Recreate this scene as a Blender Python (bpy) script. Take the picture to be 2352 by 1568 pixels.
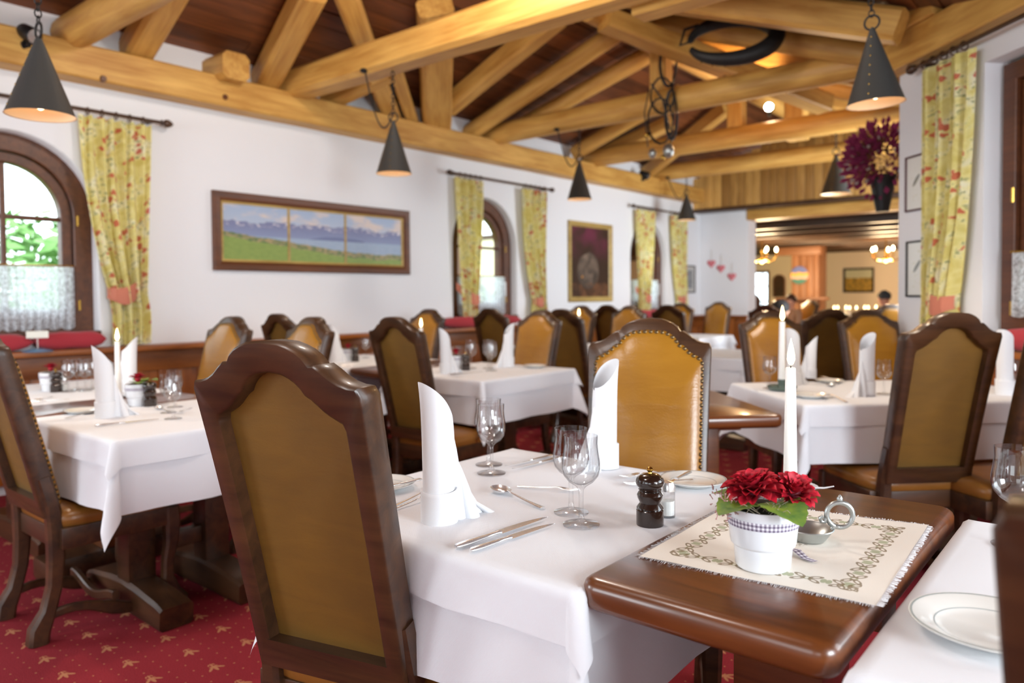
import bpy, bmesh, math, random
from mathutils import Vector, Matrix
PI = math.pi
for o in list(bpy.data.objects): bpy.data.objects.remove(o)
SC = bpy.context.scene
COL = SC.collection
# ------------------------------------------------------------------ camera
FPX = 1731.0; PSI = math.radians(39.8); CAMZ = 1.24
PITCH = math.radians(1.7); ROLL = math.radians(0.45)
PPY = 680.0 + FPX*math.tan(PITCH)
_f0 = Vector((-math.sin(PSI), math.cos(PSI), 0)); _r0 = Vector((math.cos(PSI), math.sin(PSI), 0)); _u0 = Vector((0, 0, 1))
FWD = _f0*math.cos(PITCH) - _u0*math.sin(PITCH)
_up = _u0*math.cos(PITCH) + _f0*math.sin(PITCH)
RGT = _r0*math.cos(ROLL) - _up*math.sin(ROLL)
UPV = _up*math.cos(ROLL) + _r0*math.sin(ROLL)
CAM = Vector((0, 0, CAMZ))
cd = bpy.data.cameras.new('camera'); cam = bpy.data.objects.new('camera', cd); COL.objects.link(cam)
mw = Matrix((( RGT.x, UPV.x, -FWD.x, 0), (RGT.y, UPV.y, -FWD.y, 0), (RGT.z, UPV.z, -FWD.z, CAMZ), (0, 0, 0, 1)))
cam.matrix_world = mw
cd.sensor_fit = 'HORIZONTAL'; cd.sensor_width = 36.0; cd.lens = FPX/2352*36
cd.shift_y = (PPY-784)/2352
cd.clip_start = 0.02; cd.clip_end = 300
cd.dof.use_dof = True; cd.dof.focus_distance = 1.55; cd.dof.aperture_fstop = 2.8
SC.camera = cam
SC.cycles.max_bounces = 8; SC.cycles.diffuse_bounces = 3; SC.cycles.transparent_max_bounces = 12
# ------------------------------------------------------------------ world and exposure
SC.view_settings.view_transform = 'Standard'; SC.view_settings.look = 'None'
SC.view_settings.gamma = 1.0; SC.view_settings.use_curve_mapping = False
SC.view_settings.exposure = 0.15
wd = bpy.data.worlds.new('daylight'); SC.world = wd; wd.use_nodes = True
bgn = wd.node_tree.nodes['Background']; bgn.inputs[0].default_value = (0.86, 0.95, 1.0, 1); bgn.inputs[1].default_value = 4.0
# ------------------------------------------------------------------ daylight from windows out of view, with added fill lights
def area(name, loc, look, w, h, power, col):
    ld = bpy.data.lights.new(name, 'AREA'); ld.shape = 'RECTANGLE'; ld.size = w; ld.size_y = h
    ld.energy = power; ld.color = col
    o = bpy.data.objects.new(name, ld); COL.objects.link(o); o.location = loc
    d = (Vector(look)-Vector(loc)).normalized(); o.rotation_euler = d.to_track_quat('-Z', 'Y').to_euler()
    return o
DAY = (0.84, 0.93, 1.0)
area('daylight_back_window', (-3.6, -3.02, 1.85), (-3.6, 5, 1.55), 1.5, 1.7, 55, DAY)
area('daylight_unseen_side', (3.02, 0.5, 1.85), (-5, 1.2, 1.7), 1.5, 1.7, 195, DAY)  # unseen opening, added as main light for the left wall and tables
area('added_bay_fill', (1.50, 2.80, 1.85), (-3.0, -1.5, 1.6), 1.3, 1.5, 35, DAY)  # added out of view to light the near tables from the right
area('daylight_unseen_side', (-5.62, -1.3, 1.75), (5, -1.3, 1.5), 1.0, 1.3, 60, DAY)
def fill_point(name, loc, power, col, r):
    ld = bpy.data.lights.new(name, 'POINT'); ld.energy = power; ld.color = col; ld.shadow_soft_size = r
    o = bpy.data.objects.new(name, ld); COL.objects.link(o); o.location = loc
fill_point('added_overhead_fill', (-1.45, 0.45, 2.80), 40, (1.0, 0.97, 0.94), 0.22)  # added overhead fill out of view, no lamp fitting here
fill_point('added_roof_fill', (-2.7, 2.85, 3.28), 75, (1.0, 0.93, 0.84), 0.15)  # fill added above the tie beams for left wall and timbers, no fitting
area('added_far_fill', (-1.30, 8.5, 1.75), (-5.5, 9.6, 1.5), 1.3, 1.5, 130, DAY)  # added behind the corner to brighten the far end; opening is unseen

# ------------------------------------------------------------------ pixel helpers (direction only; distance from planes the thing touches)
def ray(x, y): return FWD + RGT*((x-1176)/FPX) - UPV*((y-PPY)/FPX)
def onz(x, y, z):
    d = ray(x, y); return CAM + d*((z-CAMZ)/d.z)
def onx(x, y, X):
    d = ray(x, y); return CAM + d*(X/d.x)
def ony(x, y, Y):
    d = ray(x, y); return CAM + d*(Y/d.y)
def atd(x, y, D): return CAM + ray(x, y)*D
def onpl(x, y, p0, n):
    d = ray(x, y); return CAM + d*((Vector(p0)-CAM).dot(n)/d.dot(n))

# ------------------------------------------------------------------ node expression helper
class X:
    """wraps a node socket so that shader maths reads like arithmetic"""
    def __init__(s, nt, so): s.nt = nt; s.so = so
    def m(s, op, *a, clamp=False):
        n = s.nt.nodes.new('ShaderNodeMath'); n.operation = op; n.use_clamp = clamp
        for i, v in enumerate((s,)+a):
            if isinstance(v, X): s.nt.links.new(v.so, n.inputs[i])
            else: n.inputs[i].default_value = v
        return X(s.nt, n.outputs[0])
    def __add__(s, o): return s.m('ADD', o)
    __radd__ = __add__
    def __mul__(s, o): return s.m('MULTIPLY', o)
    __rmul__ = __mul__
    def __sub__(s, o): return s.m('SUBTRACT', o)
    def __rsub__(s, o): return (s*-1.0)+o
    def __truediv__(s, o): return s.m('DIVIDE', o)
    def lt(s, o): return s.m('LESS_THAN', o)
    def gt(s, o): return s.m('GREATER_THAN', o)
    def mod(s, o): return s.m('FLOORED_MODULO', o)
    def abs(s): return s.m('ABSOLUTE')
    def sin(s): return s.m('SINE')
    def floor(s): return s.m('FLOOR')
    def sqrt(s): return s.m('SQRT')
    def mx(s, o): return s.m('MAXIMUM', o)
    def mn(s, o): return s.m('MINIMUM', o)
    def sat(s): return s.m('ADD', 0.0, clamp=True)
    def step(s, a, b):
        n = s.nt.nodes.new('ShaderNodeMapRange'); n.interpolation_type = 'SMOOTHSTEP'
        s.nt.links.new(s.so, n.inputs[0]); n.inputs[1].default_value = a; n.inputs[2].default_value = b
        return X(s.nt, n.outputs[0])
def S(r, g, b):
    f = lambda c: (c/255/12.92) if c/255 <= 0.04045 else ((c/255+0.055)/1.055)**2.4
    return (f(r), f(g), f(b), 1.0)
class NT:
    def __init__(s, name):
        s.m = bpy.data.materials.new(name); s.m.use_nodes = True; s.nt = s.m.node_tree
        s.b = s.nt.nodes['Principled BSDF']; s.out = s.nt.nodes['Material Output']
    def xyz(s, kind='Object'):
        t = s.nt.nodes.new('ShaderNodeTexCoord'); q = s.nt.nodes.new('ShaderNodeSeparateXYZ')
        s.nt.links.new(t.outputs[kind], q.inputs[0]); return [X(s.nt, q.outputs[i]) for i in range(3)]
    def rnd(s):
        n = s.nt.nodes.new('ShaderNodeObjectInfo'); return X(s.nt, n.outputs['Random'])
    def vec(s, x, y, z):
        c = s.nt.nodes.new('ShaderNodeCombineXYZ')
        for i, v in enumerate((x, y, z)):
            if isinstance(v, X): s.nt.links.new(v.so, c.inputs[i])
            else: c.inputs[i].default_value = v
        return c.outputs[0]
    def noise(s, v=None, scale=5, detail=2, rough=0.5, dist=0.0, kind='Object'):
        n = s.nt.nodes.new('ShaderNodeTexNoise'); n.inputs['Scale'].default_value = scale
        n.inputs['Detail'].default_value = detail; n.inputs['Roughness'].default_value = rough; n.inputs['Distortion'].default_value = dist
        if v is None:
            t = s.nt.nodes.new('ShaderNodeTexCoord'); v = t.outputs[kind]
        s.nt.links.new(v, n.inputs['Vector']); return X(s.nt, n.outputs[0])
    def voronoi(s, v=None, scale=5, feature='F1', out='Distance', rand=1.0, kind='Object'):
        n = s.nt.nodes.new('ShaderNodeTexVoronoi'); n.feature = feature; n.inputs['Scale'].default_value = scale
        n.inputs['Randomness'].default_value = rand
        if v is None:
            t = s.nt.nodes.new('ShaderNodeTexCoord'); v = t.outputs[kind]
        s.nt.links.new(v, n.inputs['Vector']); return X(s.nt, n.outputs[out])
    def ramp(s, fac, stops):
        r = s.nt.nodes.new('ShaderNodeValToRGB'); s.nt.links.new(fac.so, r.inputs[0])
        e = r.color_ramp.elements
        while len(e) < len(stops): e.new(0.5)
        for i, (p, c) in enumerate(stops): e[i].position = p; e[i].color = c
        return X(s.nt, r.outputs[0])
    def mix(s, f, a, b):
        n = s.nt.nodes.new('ShaderNodeMix'); n.data_type = 'RGBA'
        for i, v in ((0, f), (6, a), (7, b)):
            if isinstance(v, X): s.nt.links.new(v.so, n.inputs[i])
            else: n.inputs[i].default_value = v
        return X(s.nt, n.outputs[2])
    def col(s, v):
        if isinstance(v, X): s.nt.links.new(v.so, s.b.inputs['Base Color'])
        else: s.b.inputs['Base Color'].default_value = v
    def set(s, k, v):
        if isinstance(v, X): s.nt.links.new(v.so, s.b.inputs[k])
        else: s.b.inputs[k].default_value = v
    def bump(s, h, strength=0.3, dist=0.01):
        n = s.nt.nodes.new('ShaderNodeBump'); n.inputs['Strength'].default_value = strength; n.inputs['Distance'].default_value = dist
        s.nt.links.new(h.so, n.inputs['Height']); s.nt.links.new(n.outputs[0], s.b.inputs['Normal'])
M = {}
def plain(name, c, rough=0.5, metal=0.0, **kw):
    t = NT(name); t.col(c); t.set('Roughness', rough); t.set('Metallic', metal)
    for k, v in kw.items(): t.set(k, v)
    M[name] = t.m; return t
def wood(name, dark, light, rough=0.45, sx=1.2, sy=14, bump=0.15, vary=0.0, coat=0.0):
    """grain runs along the local X axis of the object"""
    t = NT(name); x, y, z = t.xyz(); r = t.rnd()
    g = t.noise(t.vec(x*sx+r*37.0, y*sy, z*sy), 2.2, 5, 0.62, 0.6)
    k = t.noise(t.vec(x*1.5+r*11.0, y*4.0, z*4.0), 1.3, 2, 0.5)
    f = (g*0.75+k*0.35-0.08)
    if vary: f = f + (r-0.5)*vary
    t.col(t.ramp(f, [(0.28, dark), (0.72, light)])); t.set('Roughness', rough)
    t.bump(g, bump, 0.004)
    if coat: t.set('Coat Weight', coat); t.set('Coat Roughness', 0.12)
    M[name] = t.m; return t
# --- building
t = plain('plaster', S(233, 233, 236), 0.85); t.bump(t.noise(scale=9, detail=4), 0.12, 0.01)
t = plain('cream_plaster', S(240, 224, 196), 0.85); t.bump(t.noise(scale=9, detail=4), 0.1, 0.01)
wood('beam_wood', S(176, 120, 48), S(232, 184, 100), 0.5, 0.8, 9, 0.3)
wood('roof_plank', S(84, 44, 20), S(142, 82, 42), 0.5, 0.7, 9, 0.25, vary=0.35)
wood('pine_plank', S(156, 110, 50), S(220, 168, 90), 0.5, 0.8, 10, 0.2, vary=0.7)
wood('panel_wood', S(120, 62, 20), S(178, 104, 44), 0.38, 1.0, 10, 0.15, vary=0.25)
wood('window_wood', S(66, 34, 16), S(112, 64, 34), 0.4, 1.0, 12, 0.15)
wood('chair_wood', S(40, 23, 12), S(88, 55, 30), 0.4, 1.2, 10, 0.18, coat=0.15)
wood('table_wood', S(68, 34, 13), S(122, 66, 28), 0.3, 1.0, 12, 0.08, coat=0.35)
wood('frame_wood', S(74, 38, 14), S(116, 64, 26), 0.4, 1.0, 12, 0.12)
wood('gold_frame', S(150, 120, 62), S(206, 178, 108), 0.4, 1.0, 10, 0.1)
wood('dark_ceiling', S(44, 28, 16), S(92, 62, 38), 0.45, 0.8, 9, 0.2, vary=0.3)
wood('column_wood', S(112, 72, 46), S(158, 108, 72), 0.45, 0.8, 9, 0.2, vary=0.4)
# red carpet with dots and fleur motifs
def carpet():
    t = NT('carpet'); x, y, z = t.xyz()
    a = math.radians(0)
    px, py = 0.17, 0.17
    row = (y/py).floor(); xs = x + row.mod(2.0)*(px*0.5)
    v = (xs.mod(px)-px*0.5)/px; u = (y.mod(py)-py*0.5)/py
    def ell(cx, cy, rx, ry, rot=0):
        c, s_ = math.cos(rot), math.sin(rot)
        du = u-cx; dv = v-cy
        p = (du*c+dv*s_)/rx; q = (dv*c-du*s_)/ry
        return (p*p+q*q).lt(1.0)
    mot = ell(0, 0.05, 0.035, 0.13).mx(ell(-0.09, 0.05, 0.03, 0.10, 0.75)).mx(ell(0.09, 0.05, 0.03, 0.10, -0.75)).mx(ell(0, -0.04, 0.09, 0.02)).mx(ell(0, -0.12, 0.022, 0.06)).mx(ell(-0.05, -0.13, 0.015, 0.04, 0.5)).mx(ell(0.05, -0.13, 0.015, 0.04, -0.5))
    dx = 0.0567; du = x.mod(dx)-dx*0.5; dv = y.mod(dx)-dx*0.5
    dots = (du*du+dv*dv).lt(0.0032**2)
    clear = (u*u+v*v).gt(0.06)
    f = mot.mx(dots*clear)*0.6
    n = t.noise(scale=260, detail=2); big = t.noise(scale=1.2, detail=2)
    base = t.ramp(n*0.6+big*0.4, [(0.3, S(112, 26, 36)), (0.75, S(160, 50, 58))])
    t.col(t.mix(f, base, S(204, 150, 104))); t.set('Roughness', 0.95); t.bump(n, 0.5, 0.004); t.set('Specular IOR Level', 0.15)
    M['carpet'] = t.m
carpet()
# --- fabrics
def cloth(name, c, sc=2300, rough=0.8, weave=0.2):
    t = NT(name); x, y, z = t.xyz('UV')
    w = (x*sc).sin()*(y*sc).sin()
    n = t.noise(scale=7, detail=3)
    t.col(c); t.set('Roughness', rough); t.bump(w*0.5+n*1.0, weave, 0.003); t.set('Sheen Weight', 0.15)
    t.set('Specular IOR Level', 0.25)
    M[name] = t.m; return t
cloth('linen', S(230, 231, 235)); cloth('napkin_cloth', S(231, 232, 235), 2600, 0.85, 0.1)
cloth('red_fabric', S(168, 52, 62), 300, 0.85, 0.2); cloth('tie_fabric', S(196, 120, 96), 500, 0.8, 0.3)
def curtain_mat():
    t = NT('curtain_floral'); x, y, z = t.xyz('UV')    # metres along the cloth, metres down
    v = t.vec(x, y, 0.0)
    n1 = t.noise(v, 7, 3, 0.6, 1.0); n2 = t.noise(v, 38, 3, 0.6); d = t.voronoi(v, 17); c = t.noise(v, 5.5, 2)
    base = t.ramp(n1, [(0.35, S(222, 206, 118)), (0.5, S(238, 226, 150)), (0.68, S(246, 240, 206))])
    leaf = (n2.step(0.54, 0.60))*(n1.step(0.47, 0.56))
    c1 = t.mix(leaf*0.8, base, S(140, 146, 88))
    fl = (d + n2*0.6).lt(0.64)*c.gt(0.51)
    c2 = t.mix(fl*0.85, c1, S(202, 74, 58))
    t.col(c2); t.set('Roughness', 0.85); t.set('Sheen Weight', 0.2)
    tr = t.nt.nodes.new('ShaderNodeBsdfTranslucent'); t.nt.links.new(c2.so, tr.inputs[0])
    mx = t.nt.nodes.new('ShaderNodeMixShader'); mx.inputs[0].default_value = 0.25
    t.nt.links.new(t.b.outputs[0], mx.inputs[1]); t.nt.links.new(tr.outputs[0], mx.inputs[2]); t.nt.links.new(mx.outputs[0], t.out.inputs[0])
    M['curtain_floral'] = t.m
curtain_mat()
def lace_mat():
    t = NT('lace'); x, y, z = t.xyz('UV'); v = t.vec(x, y, 0.0)
    n = t.noise(v, 45, 3, 0.6, 1.0); d = t.voronoi(v, 17)
    holes = (n.step(0.44, 0.6))*0.45 + d.lt(0.2)*0.15
    t.col(S(238, 244, 250)); t.set('Roughness', 0.9)
    tl = t.nt.nodes.new('ShaderNodeBsdfTranslucent'); tl.inputs[0].default_value = (0.85, 0.9, 0.95, 1)
    m1 = t.nt.nodes.new('ShaderNodeMixShader'); m1.inputs[0].default_value = 0.55
    t.nt.links.new(t.b.outputs[0], m1.inputs[1]); t.nt.links.new(tl.outputs[0], m1.inputs[2])
    tp = t.nt.nodes.new('ShaderNodeBsdfTransparent'); m2 = t.nt.nodes.new('ShaderNodeMixShader')
    t.nt.links.new(holes.so, m2.inputs[0]); t.nt.links.new(m1.outputs[0], m2.inputs[1]); t.nt.links.new(tp.outputs[0], m2.inputs[2])
    t.nt.links.new(m2.outputs[0], t.out.inputs[0]); M['lace'] = t.m
lace_mat()
def pane_mat():
    t = NT('pane_glass'); tp = t.nt.nodes.new('ShaderNodeBsdfTransparent'); gl = t.nt.nodes.new('ShaderNodeBsdfGlossy')
    tp.inputs[0].default_value = (0.93, 0.97, 0.97, 1); gl.inputs['Roughness'].default_value = 0.02
    fr = t.nt.nodes.new('ShaderNodeFresnel'); fr.inputs[0].default_value = 1.45
    m = t.nt.nodes.new('ShaderNodeMixShader'); t.nt.links.new(fr.outputs[0], m.inputs[0])
    t.nt.links.new(tp.outputs[0], m.inputs[1]); t.nt.links.new(gl.outputs[0], m.inputs[2]); t.nt.links.new(m.outputs[0], t.out.inputs[0])
    M['pane_glass'] = t.m
pane_mat()
def leather(name, a, b, rough, wr):
    t = NT(name); x, y, z = t.xyz(); n = t.noise(t.vec(x*1.0, y*1.0, z*4.0), 6, 4, 0.6, 0.8); p = t.noise(scale=180, detail=2); k = t.noise(scale=3, detail=2)
    t.col(t.ramp(k*0.7+n*0.3, [(0.3, a), (0.7, b)])); t.set('Roughness', rough); t.bump(n*0.8+p*0.25, wr, 0.006)
    M[name] = t.m; return t
leather('leather', S(138, 90, 22), S(170, 118, 38), 0.26, 0.25)
leather('seat_leather', S(120, 76, 28), S(156, 104, 46), 0.30, 0.2)
leather('back_vinyl', S(94, 64, 12), S(124, 86, 20), 0.6, 0.12)
# --- small things
plain('brass', S(190, 150, 70), 0.25, 1.0); plain('nail_bronze', S(110, 92, 66), 0.3, 1.0)
plain('silver', S(236, 236, 236), 0.24, 0.82); plain('pewter', S(176, 180, 178), 0.32, 0.8)
plain('iron', S(38, 36, 35), 0.55, 0.4); plain('black_metal', S(26, 26, 28), 0.4, 0.3)
t = plain('lamp_tin', S(74, 75, 74), 0.5, 0.4); t.bump(t.noise(scale=30, detail=3), 0.15, 0.004)
plain('lamp_inside', S(236, 206, 168), 0.6)
plain('china', S(230, 228, 222), 0.12, 0, **{'Coat Weight': 0.5}); plain('china_line', S(150, 160, 160), 0.2)
plain('pot_white', S(228, 230, 234), 0.18, 0, **{'Coat Weight': 0.6})
plain('mill_wood', S(36, 22, 16), 0.16, 0, **{'Coat Weight': 0.8})
plain('black_print', S(40, 36, 34), 0.6)
plain('salt', S(236, 236, 232), 0.8)
plain('wax', S(244, 242, 236), 0.4, 0, **{'Subsurface Weight': 0.2, 'Subsurface Radius': (0.02, 0.015, 0.01)})
plain('wick', S(30, 24, 20), 0.9); plain('string', S(186, 170, 150), 0.9)
plain('moss', S(48, 42, 28), 0.95); plain('dry_grass', S(150, 138, 118), 0.9); plain('dry_flower', S(170, 128, 124), 0.9)
t = NT('petal'); x, y, z = t.xyz(); n = t.noise(scale=60, detail=2); t.col(t.ramp(n, [(0.3, S(120, 8, 30)), (0.7, S(206, 24, 48))])); t.set('Roughness', 0.6); M['petal'] = t.m
plain('petal_deep', S(110, 20, 44), 0.65)
t = NT('leaf'); n = t.noise(scale=40, detail=3); t.col(t.ramp(n, [(0.3, S(62, 104, 50)), (0.7, S(132, 152, 50))])); t.set('Roughness', 0.55); M['leaf'] = t.m
plain('leaf_dark', S(66, 92, 60), 0.6)
plain('heart_pink', S(214, 120, 128), 0.7); plain('picture_mat', S(232, 232, 226), 0.8); plain('maroon_wood', S(84, 26, 30), 0.4)
plain('blue_lamp', S(76, 130, 168), 0.3); plain('card', S(240, 238, 226), 0.8)
plain('handle_white', S(236, 236, 238), 0.3); plain('pillow_pipe', S(196, 110, 120), 0.8)
plain('dark_green_glass', S(96, 110, 100), 0.1)
def glass_mat():
    """thin blown glass: clear, with reflections and darker edges where the wall turns away"""
    t = NT('glass'); tp = t.nt.nodes.new('ShaderNodeBsdfTransparent'); gl = t.nt.nodes.new('ShaderNodeBsdfGlossy')
    lw = t.nt.nodes.new('ShaderNodeLayerWeight'); lw.inputs[0].default_value = 0.5
    f = X(t.nt, lw.outputs['Facing']); tint = t.ramp(f, [(0.0, (0.985, 0.985, 0.985, 1)), (0.6, (0.95, 0.955, 0.96, 1)), (0.85, (0.74, 0.75, 0.77, 1)), (1.0, (0.30, 0.31, 0.33, 1))])
    t.nt.links.new(tint.so, tp.inputs[0]); gl.inputs['Roughness'].default_value = 0.01
    fr = (f*f*0.42+0.06).sat(); m = t.nt.nodes.new('ShaderNodeMixShader'); t.nt.links.new(fr.so, m.inputs[0])
    t.nt.links.new(tp.outputs[0], m.inputs[1]); t.nt.links.new(gl.outputs[0], m.inputs[2]); t.nt.links.new(m.outputs[0], t.out.inputs[0])
    M['glass'] = t.m
glass_mat()
def emit(name, c, s):
    t = NT(name); t.col(c); t.set('Emission Color', c); t.set('Emission Strength', s); M[name] = t.m
emit('flame', (1.0, 0.72, 0.34, 1), 14); emit('flame_core', (1.0, 0.74, 0.36, 1), 9)
emit('bulb_warm', (1.0, 0.78, 0.45, 1), 25); emit('spot_face', (1.0, 0.85, 0.6, 1), 60); emit('lamp_bulb', (1.0, 0.78, 0.5, 1), 6)
# ------------------------------------------------------------------ mesh builder
class MB:
    def __init__(s): s.v = []; s.f = []; s.fm = []; s.uv = None; s.cm = 0
    def add(s, vs, fs, mat=None):
        b = len(s.v); s.v += [tuple(p) for p in vs]
        for f in fs: s.f.append(tuple(b+i for i in f)); s.fm.append(s.cm if mat is None else mat)
        return b
    def box(s, x0, x1, y0, y1, z0, z1, ch=0.0):
        if ch <= 0:
            vs = [(x, y, z) for z in (z0, z1) for y in (y0, y1) for x in (x0, x1)]
            s.add(vs, [(0, 2, 3, 1), (4, 5, 7, 6), (0, 1, 5, 4), (2, 6, 7, 3), (0, 4, 6, 2), (1, 3, 7, 5)])
        else:
            bm = bmesh.new(); bmesh.ops.create_cube(bm, size=1.0)
            for v in bm.verts: v.co = Vector(((x0+x1)/2+v.co.x*(x1-x0), (y0+y1)/2+v.co.y*(y1-y0), (z0+z1)/2+v.co.z*(z1-z0)))
            bmesh.ops.bevel(bm, geom=bm.edges[:], offset=ch, segments=2, affect='EDGES', profile=0.6)
            s.bm(bm)
    def bm(s, bm, mtx=None):
        bm.verts.index_update()
        s.add([(mtx @ v.co if mtx else v.co) for v in bm.verts], [[v.index for v in f.verts] for f in bm.faces]); bm.free()
    def rings(s, rings, closed=True, cap0=False, cap1=False, loop=False):
        """rings: list of equal-length point lists"""
        n = len(rings[0]); b = s.add([p for r in rings for p in r], [])
        R = len(rings); fs = []
        for i in range(R if loop else R-1):
            a = i*n; c = ((i+1) % R)*n
            for j in range(n if closed else n-1):
                k = (j+1) % n; fs.append((b+a+j, b+a+k, b+c+k, b+c+j))
        if cap0: fs.append(tuple(b+j for j in reversed(range(n))))
        if cap1: fs.append(tuple(b+(R-1)*n+j for j in range(n)))
        for f in fs: s.f.append(f); s.fm.append(s.cm)
    def lathe(s, prof, n=24, c=(0, 0, 0), cap0=False, cap1=False):
        s.rings([[(c[0]+r*math.cos(2*PI*k/n), c[1]+r*math.sin(2*PI*k/n), c[2]+z) for k in range(n)] for r, z in prof], True, cap0, cap1)
    def tube(s, pts, rad, n=8, caps=True, flat=1.0, up=None):
        """sweep of a round (or flattened) section along points"""
        pts = [Vector(p) for p in pts]; rs = rad if isinstance(rad, (list, tuple)) else [rad]*len(pts)
        rings = []; prev = None
        for i, p in enumerate(pts):
            d = (pts[min(i+1, len(pts)-1)]-pts[max(i-1, 0)]).normalized()
            if prev is None:
                a = Vector(up) if up else (Vector((0, 0, 1)) if abs(d.z) < 0.9 else Vector((1, 0, 0)))
                prev = (a - d*a.dot(d)).normalized()
            else: prev = (prev - d*prev.dot(d)).normalized()
            w = d.cross(prev)
            rings.append([p + prev*(math.cos(2*PI*k/n)*rs[i]*flat) + w*(math.sin(2*PI*k/n)*rs[i]) for k in range(n)])
        s.rings(rings, True, caps, caps)
    def bar(s, pts, wd, hd, side, ch=0.12):
        """sweep of a chamfered rectangle; wd along `side`, hd across; each may be a list"""
        pts = [Vector(p) for p in pts]; side = Vector(side).normalized(); N = len(pts)
        W = wd if isinstance(wd, (list, tuple)) else [wd]*N; Hh = hd if isinstance(hd, (list, tuple)) else [hd]*N
        rings = []
        for i, p in enumerate(pts):
            d = (pts[min(i+1, N-1)]-pts[max(i-1, 0)]).normalized()
            a = (side - d*side.dot(d)).normalized(); b = d.cross(a)
            w, h = W[i]/2, Hh[i]/2; c = ch*min(w, h)*2
            rings.append([p+a*q+b*r for q, r in ((w, -h+c), (w, h-c), (w-c, h), (-w+c, h), (-w, h-c), (-w, -h+c), (-w+c, -h), (w-c, -h))])
        s.rings(rings, True, True, True)
    def sphere(s, c, r, u=10, v=7, sx=1, sy=1, sz=1):
        pr = []
        for i in range(v+1):
            a = -PI/2+PI*i/v; pr.append([(c[0]+sx*r*math.cos(a)*math.cos(2*PI*k/u), c[1]+sy*r*math.cos(a)*math.sin(2*PI*k/u), c[2]+sz*r*math.sin(a)) for k in range(u)])
        s.rings(pr)
    def torus(s, c, R, r, ax='z', n=20, m=8, sy=1.0):
        rings = []
        for i in range(n):
            a = 2*PI*i/n; ring = []
            for j in range(m):
                b = 2*PI*j/m; q = R+r*math.cos(b); p = (q*math.cos(a), q*math.sin(a)*sy, r*math.sin(b))
                if ax == 'x': p = (p[2], p[0], p[1])
                if ax == 'y': p = (p[0], p[2], p[1])
                ring.append((c[0]+p[0], c[1]+p[1], c[2]+p[2]))
            rings.append(ring)
        s.rings(rings, loop=True)
    def mesh(s, name, mats, smooth=True, angle=40):
        me = bpy.data.meshes.new(name); me.from_pydata(s.v, [], s.f)
        for m in (mats if isinstance(mats, (list, tuple)) else [mats]): me.materials.append(M[m] if isinstance(m, str) else m)
        if any(s.fm): me.polygons.foreach_set('material_index', s.fm)
        if s.uv:
            l = me.uv_layers.new(name='UVMap'); vi = [0]*len(me.loops); me.loops.foreach_get('vertex_index', vi)
            flat = []
            for i in vi: flat += s.uv[i]
            l.data.foreach_set('uv', flat)
        if smooth:
            me.polygons.foreach_set('use_smooth', [True]*len(me.polygons))
            try: me.set_sharp_from_angle(angle=math.radians(angle))
            except Exception: pass
        me.update(); return me
class P:
    """a part: name, mesh, children, optional label / kind / offset"""
    def __init__(s, name, me, kids=(), label=None, kind=None, loc=None, rot=None): s.name = name; s.me = me; s.kids = kids; s.label = label; s.kind = kind; s.loc = loc; s.rot = rot
def link(name, data, parent=None, loc=None, rot=None):
    o = bpy.data.objects.new(name, data); COL.objects.link(o)
    if parent is not None: o.parent = parent
    if loc is not None: o.location = loc
    if rot is not None: o.rotation_euler = rot
    return o
def _kids(parts, parent):
    for p in parts:
        o = link(p.name, p.me, parent, p.loc, p.rot)
        if p.label: o['label'] = p.label
        if p.kind: o['kind'] = p.kind
        _kids(p.kids, o)
def thing(name, label, cat, parts, loc=(0, 0, 0), rz=0.0, scale=1.0, group=None, rot=None):
    """parts: list of P -> an Empty with children; a single mesh -> one mesh object"""
    if isinstance(parts, P): o = link(name, parts.me, None, loc); _kids(parts.kids, o)
    else:
        o = link(name, None, None, loc); o.empty_display_size = 0.1; _kids(parts, o)
    o.rotation_euler = rot if rot else (0, 0, rz)
    o.scale = (scale,)*3 if not isinstance(scale, (tuple, list)) else scale
    o['label'] = label; o['category'] = cat
    if group: o['group'] = group
    return o
def struct(name, me, parts=(), loc=(0, 0, 0), rz=0.0, label=None):
    o = link(name, me, None, loc, (0, 0, rz)); o['kind'] = 'structure'
    if label: o['label'] = label
    _kids(parts, o); return o
def beam_obj(name, a, b, w, h, parent, mat='beam_wood', log=False, side=None, n=12, ch=0.18, jig=0.0, seed=0):
    """a timber from a to b, local X along its length"""
    a = Vector(a); b = Vector(b); d = b-a; L = d.length; d.normalize()
    up = Vector(side) if side else (Vector((0, 0, 1)) if abs(d.z) < 0.85 else Vector((0, 1, 0)))
    zx = (up - d*up.dot(d)).normalized(); yx = zx.cross(d)
    rr = random.Random(seed); m = MB(); k = max(2, int(L/0.35)); rings = []
    for i in range(k+1):
        x = L*i/k; jw = 1+jig*(rr.random()-0.5); jh = 1+jig*(rr.random()-0.5); oy = jig*0.15*w*(rr.random()-0.5); oz = jig*0.15*h*(rr.random()-0.5)
        if log: rings.append([(x, oy+math.cos(2*PI*j/n)*w/2*jw, oz+math.sin(2*PI*j/n)*h/2*jh) for j in range(n)])
        else:
            W = w/2*jw; Hh = h/2*jh; c = ch*min(w, h)/2
            rings.append([(x, oy+p, oz+q) for p, q in ((W, -Hh+c), (W, Hh-c), (W-c, Hh), (-W+c, Hh), (-W, Hh-c), (-W, -Hh+c), (-W+c, -Hh), (W-c, -Hh))])
    m.rings(rings, True, True, True)
    o = link(name, m.mesh(name, mat), parent)
    o.matrix_world = Matrix(((d.x, yx.x, zx.x, a.x), (d.y, yx.y, zx.y, a.y), (d.z, yx.z, zx.z, a.z), (0, 0, 0, 1)))
    return o
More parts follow.
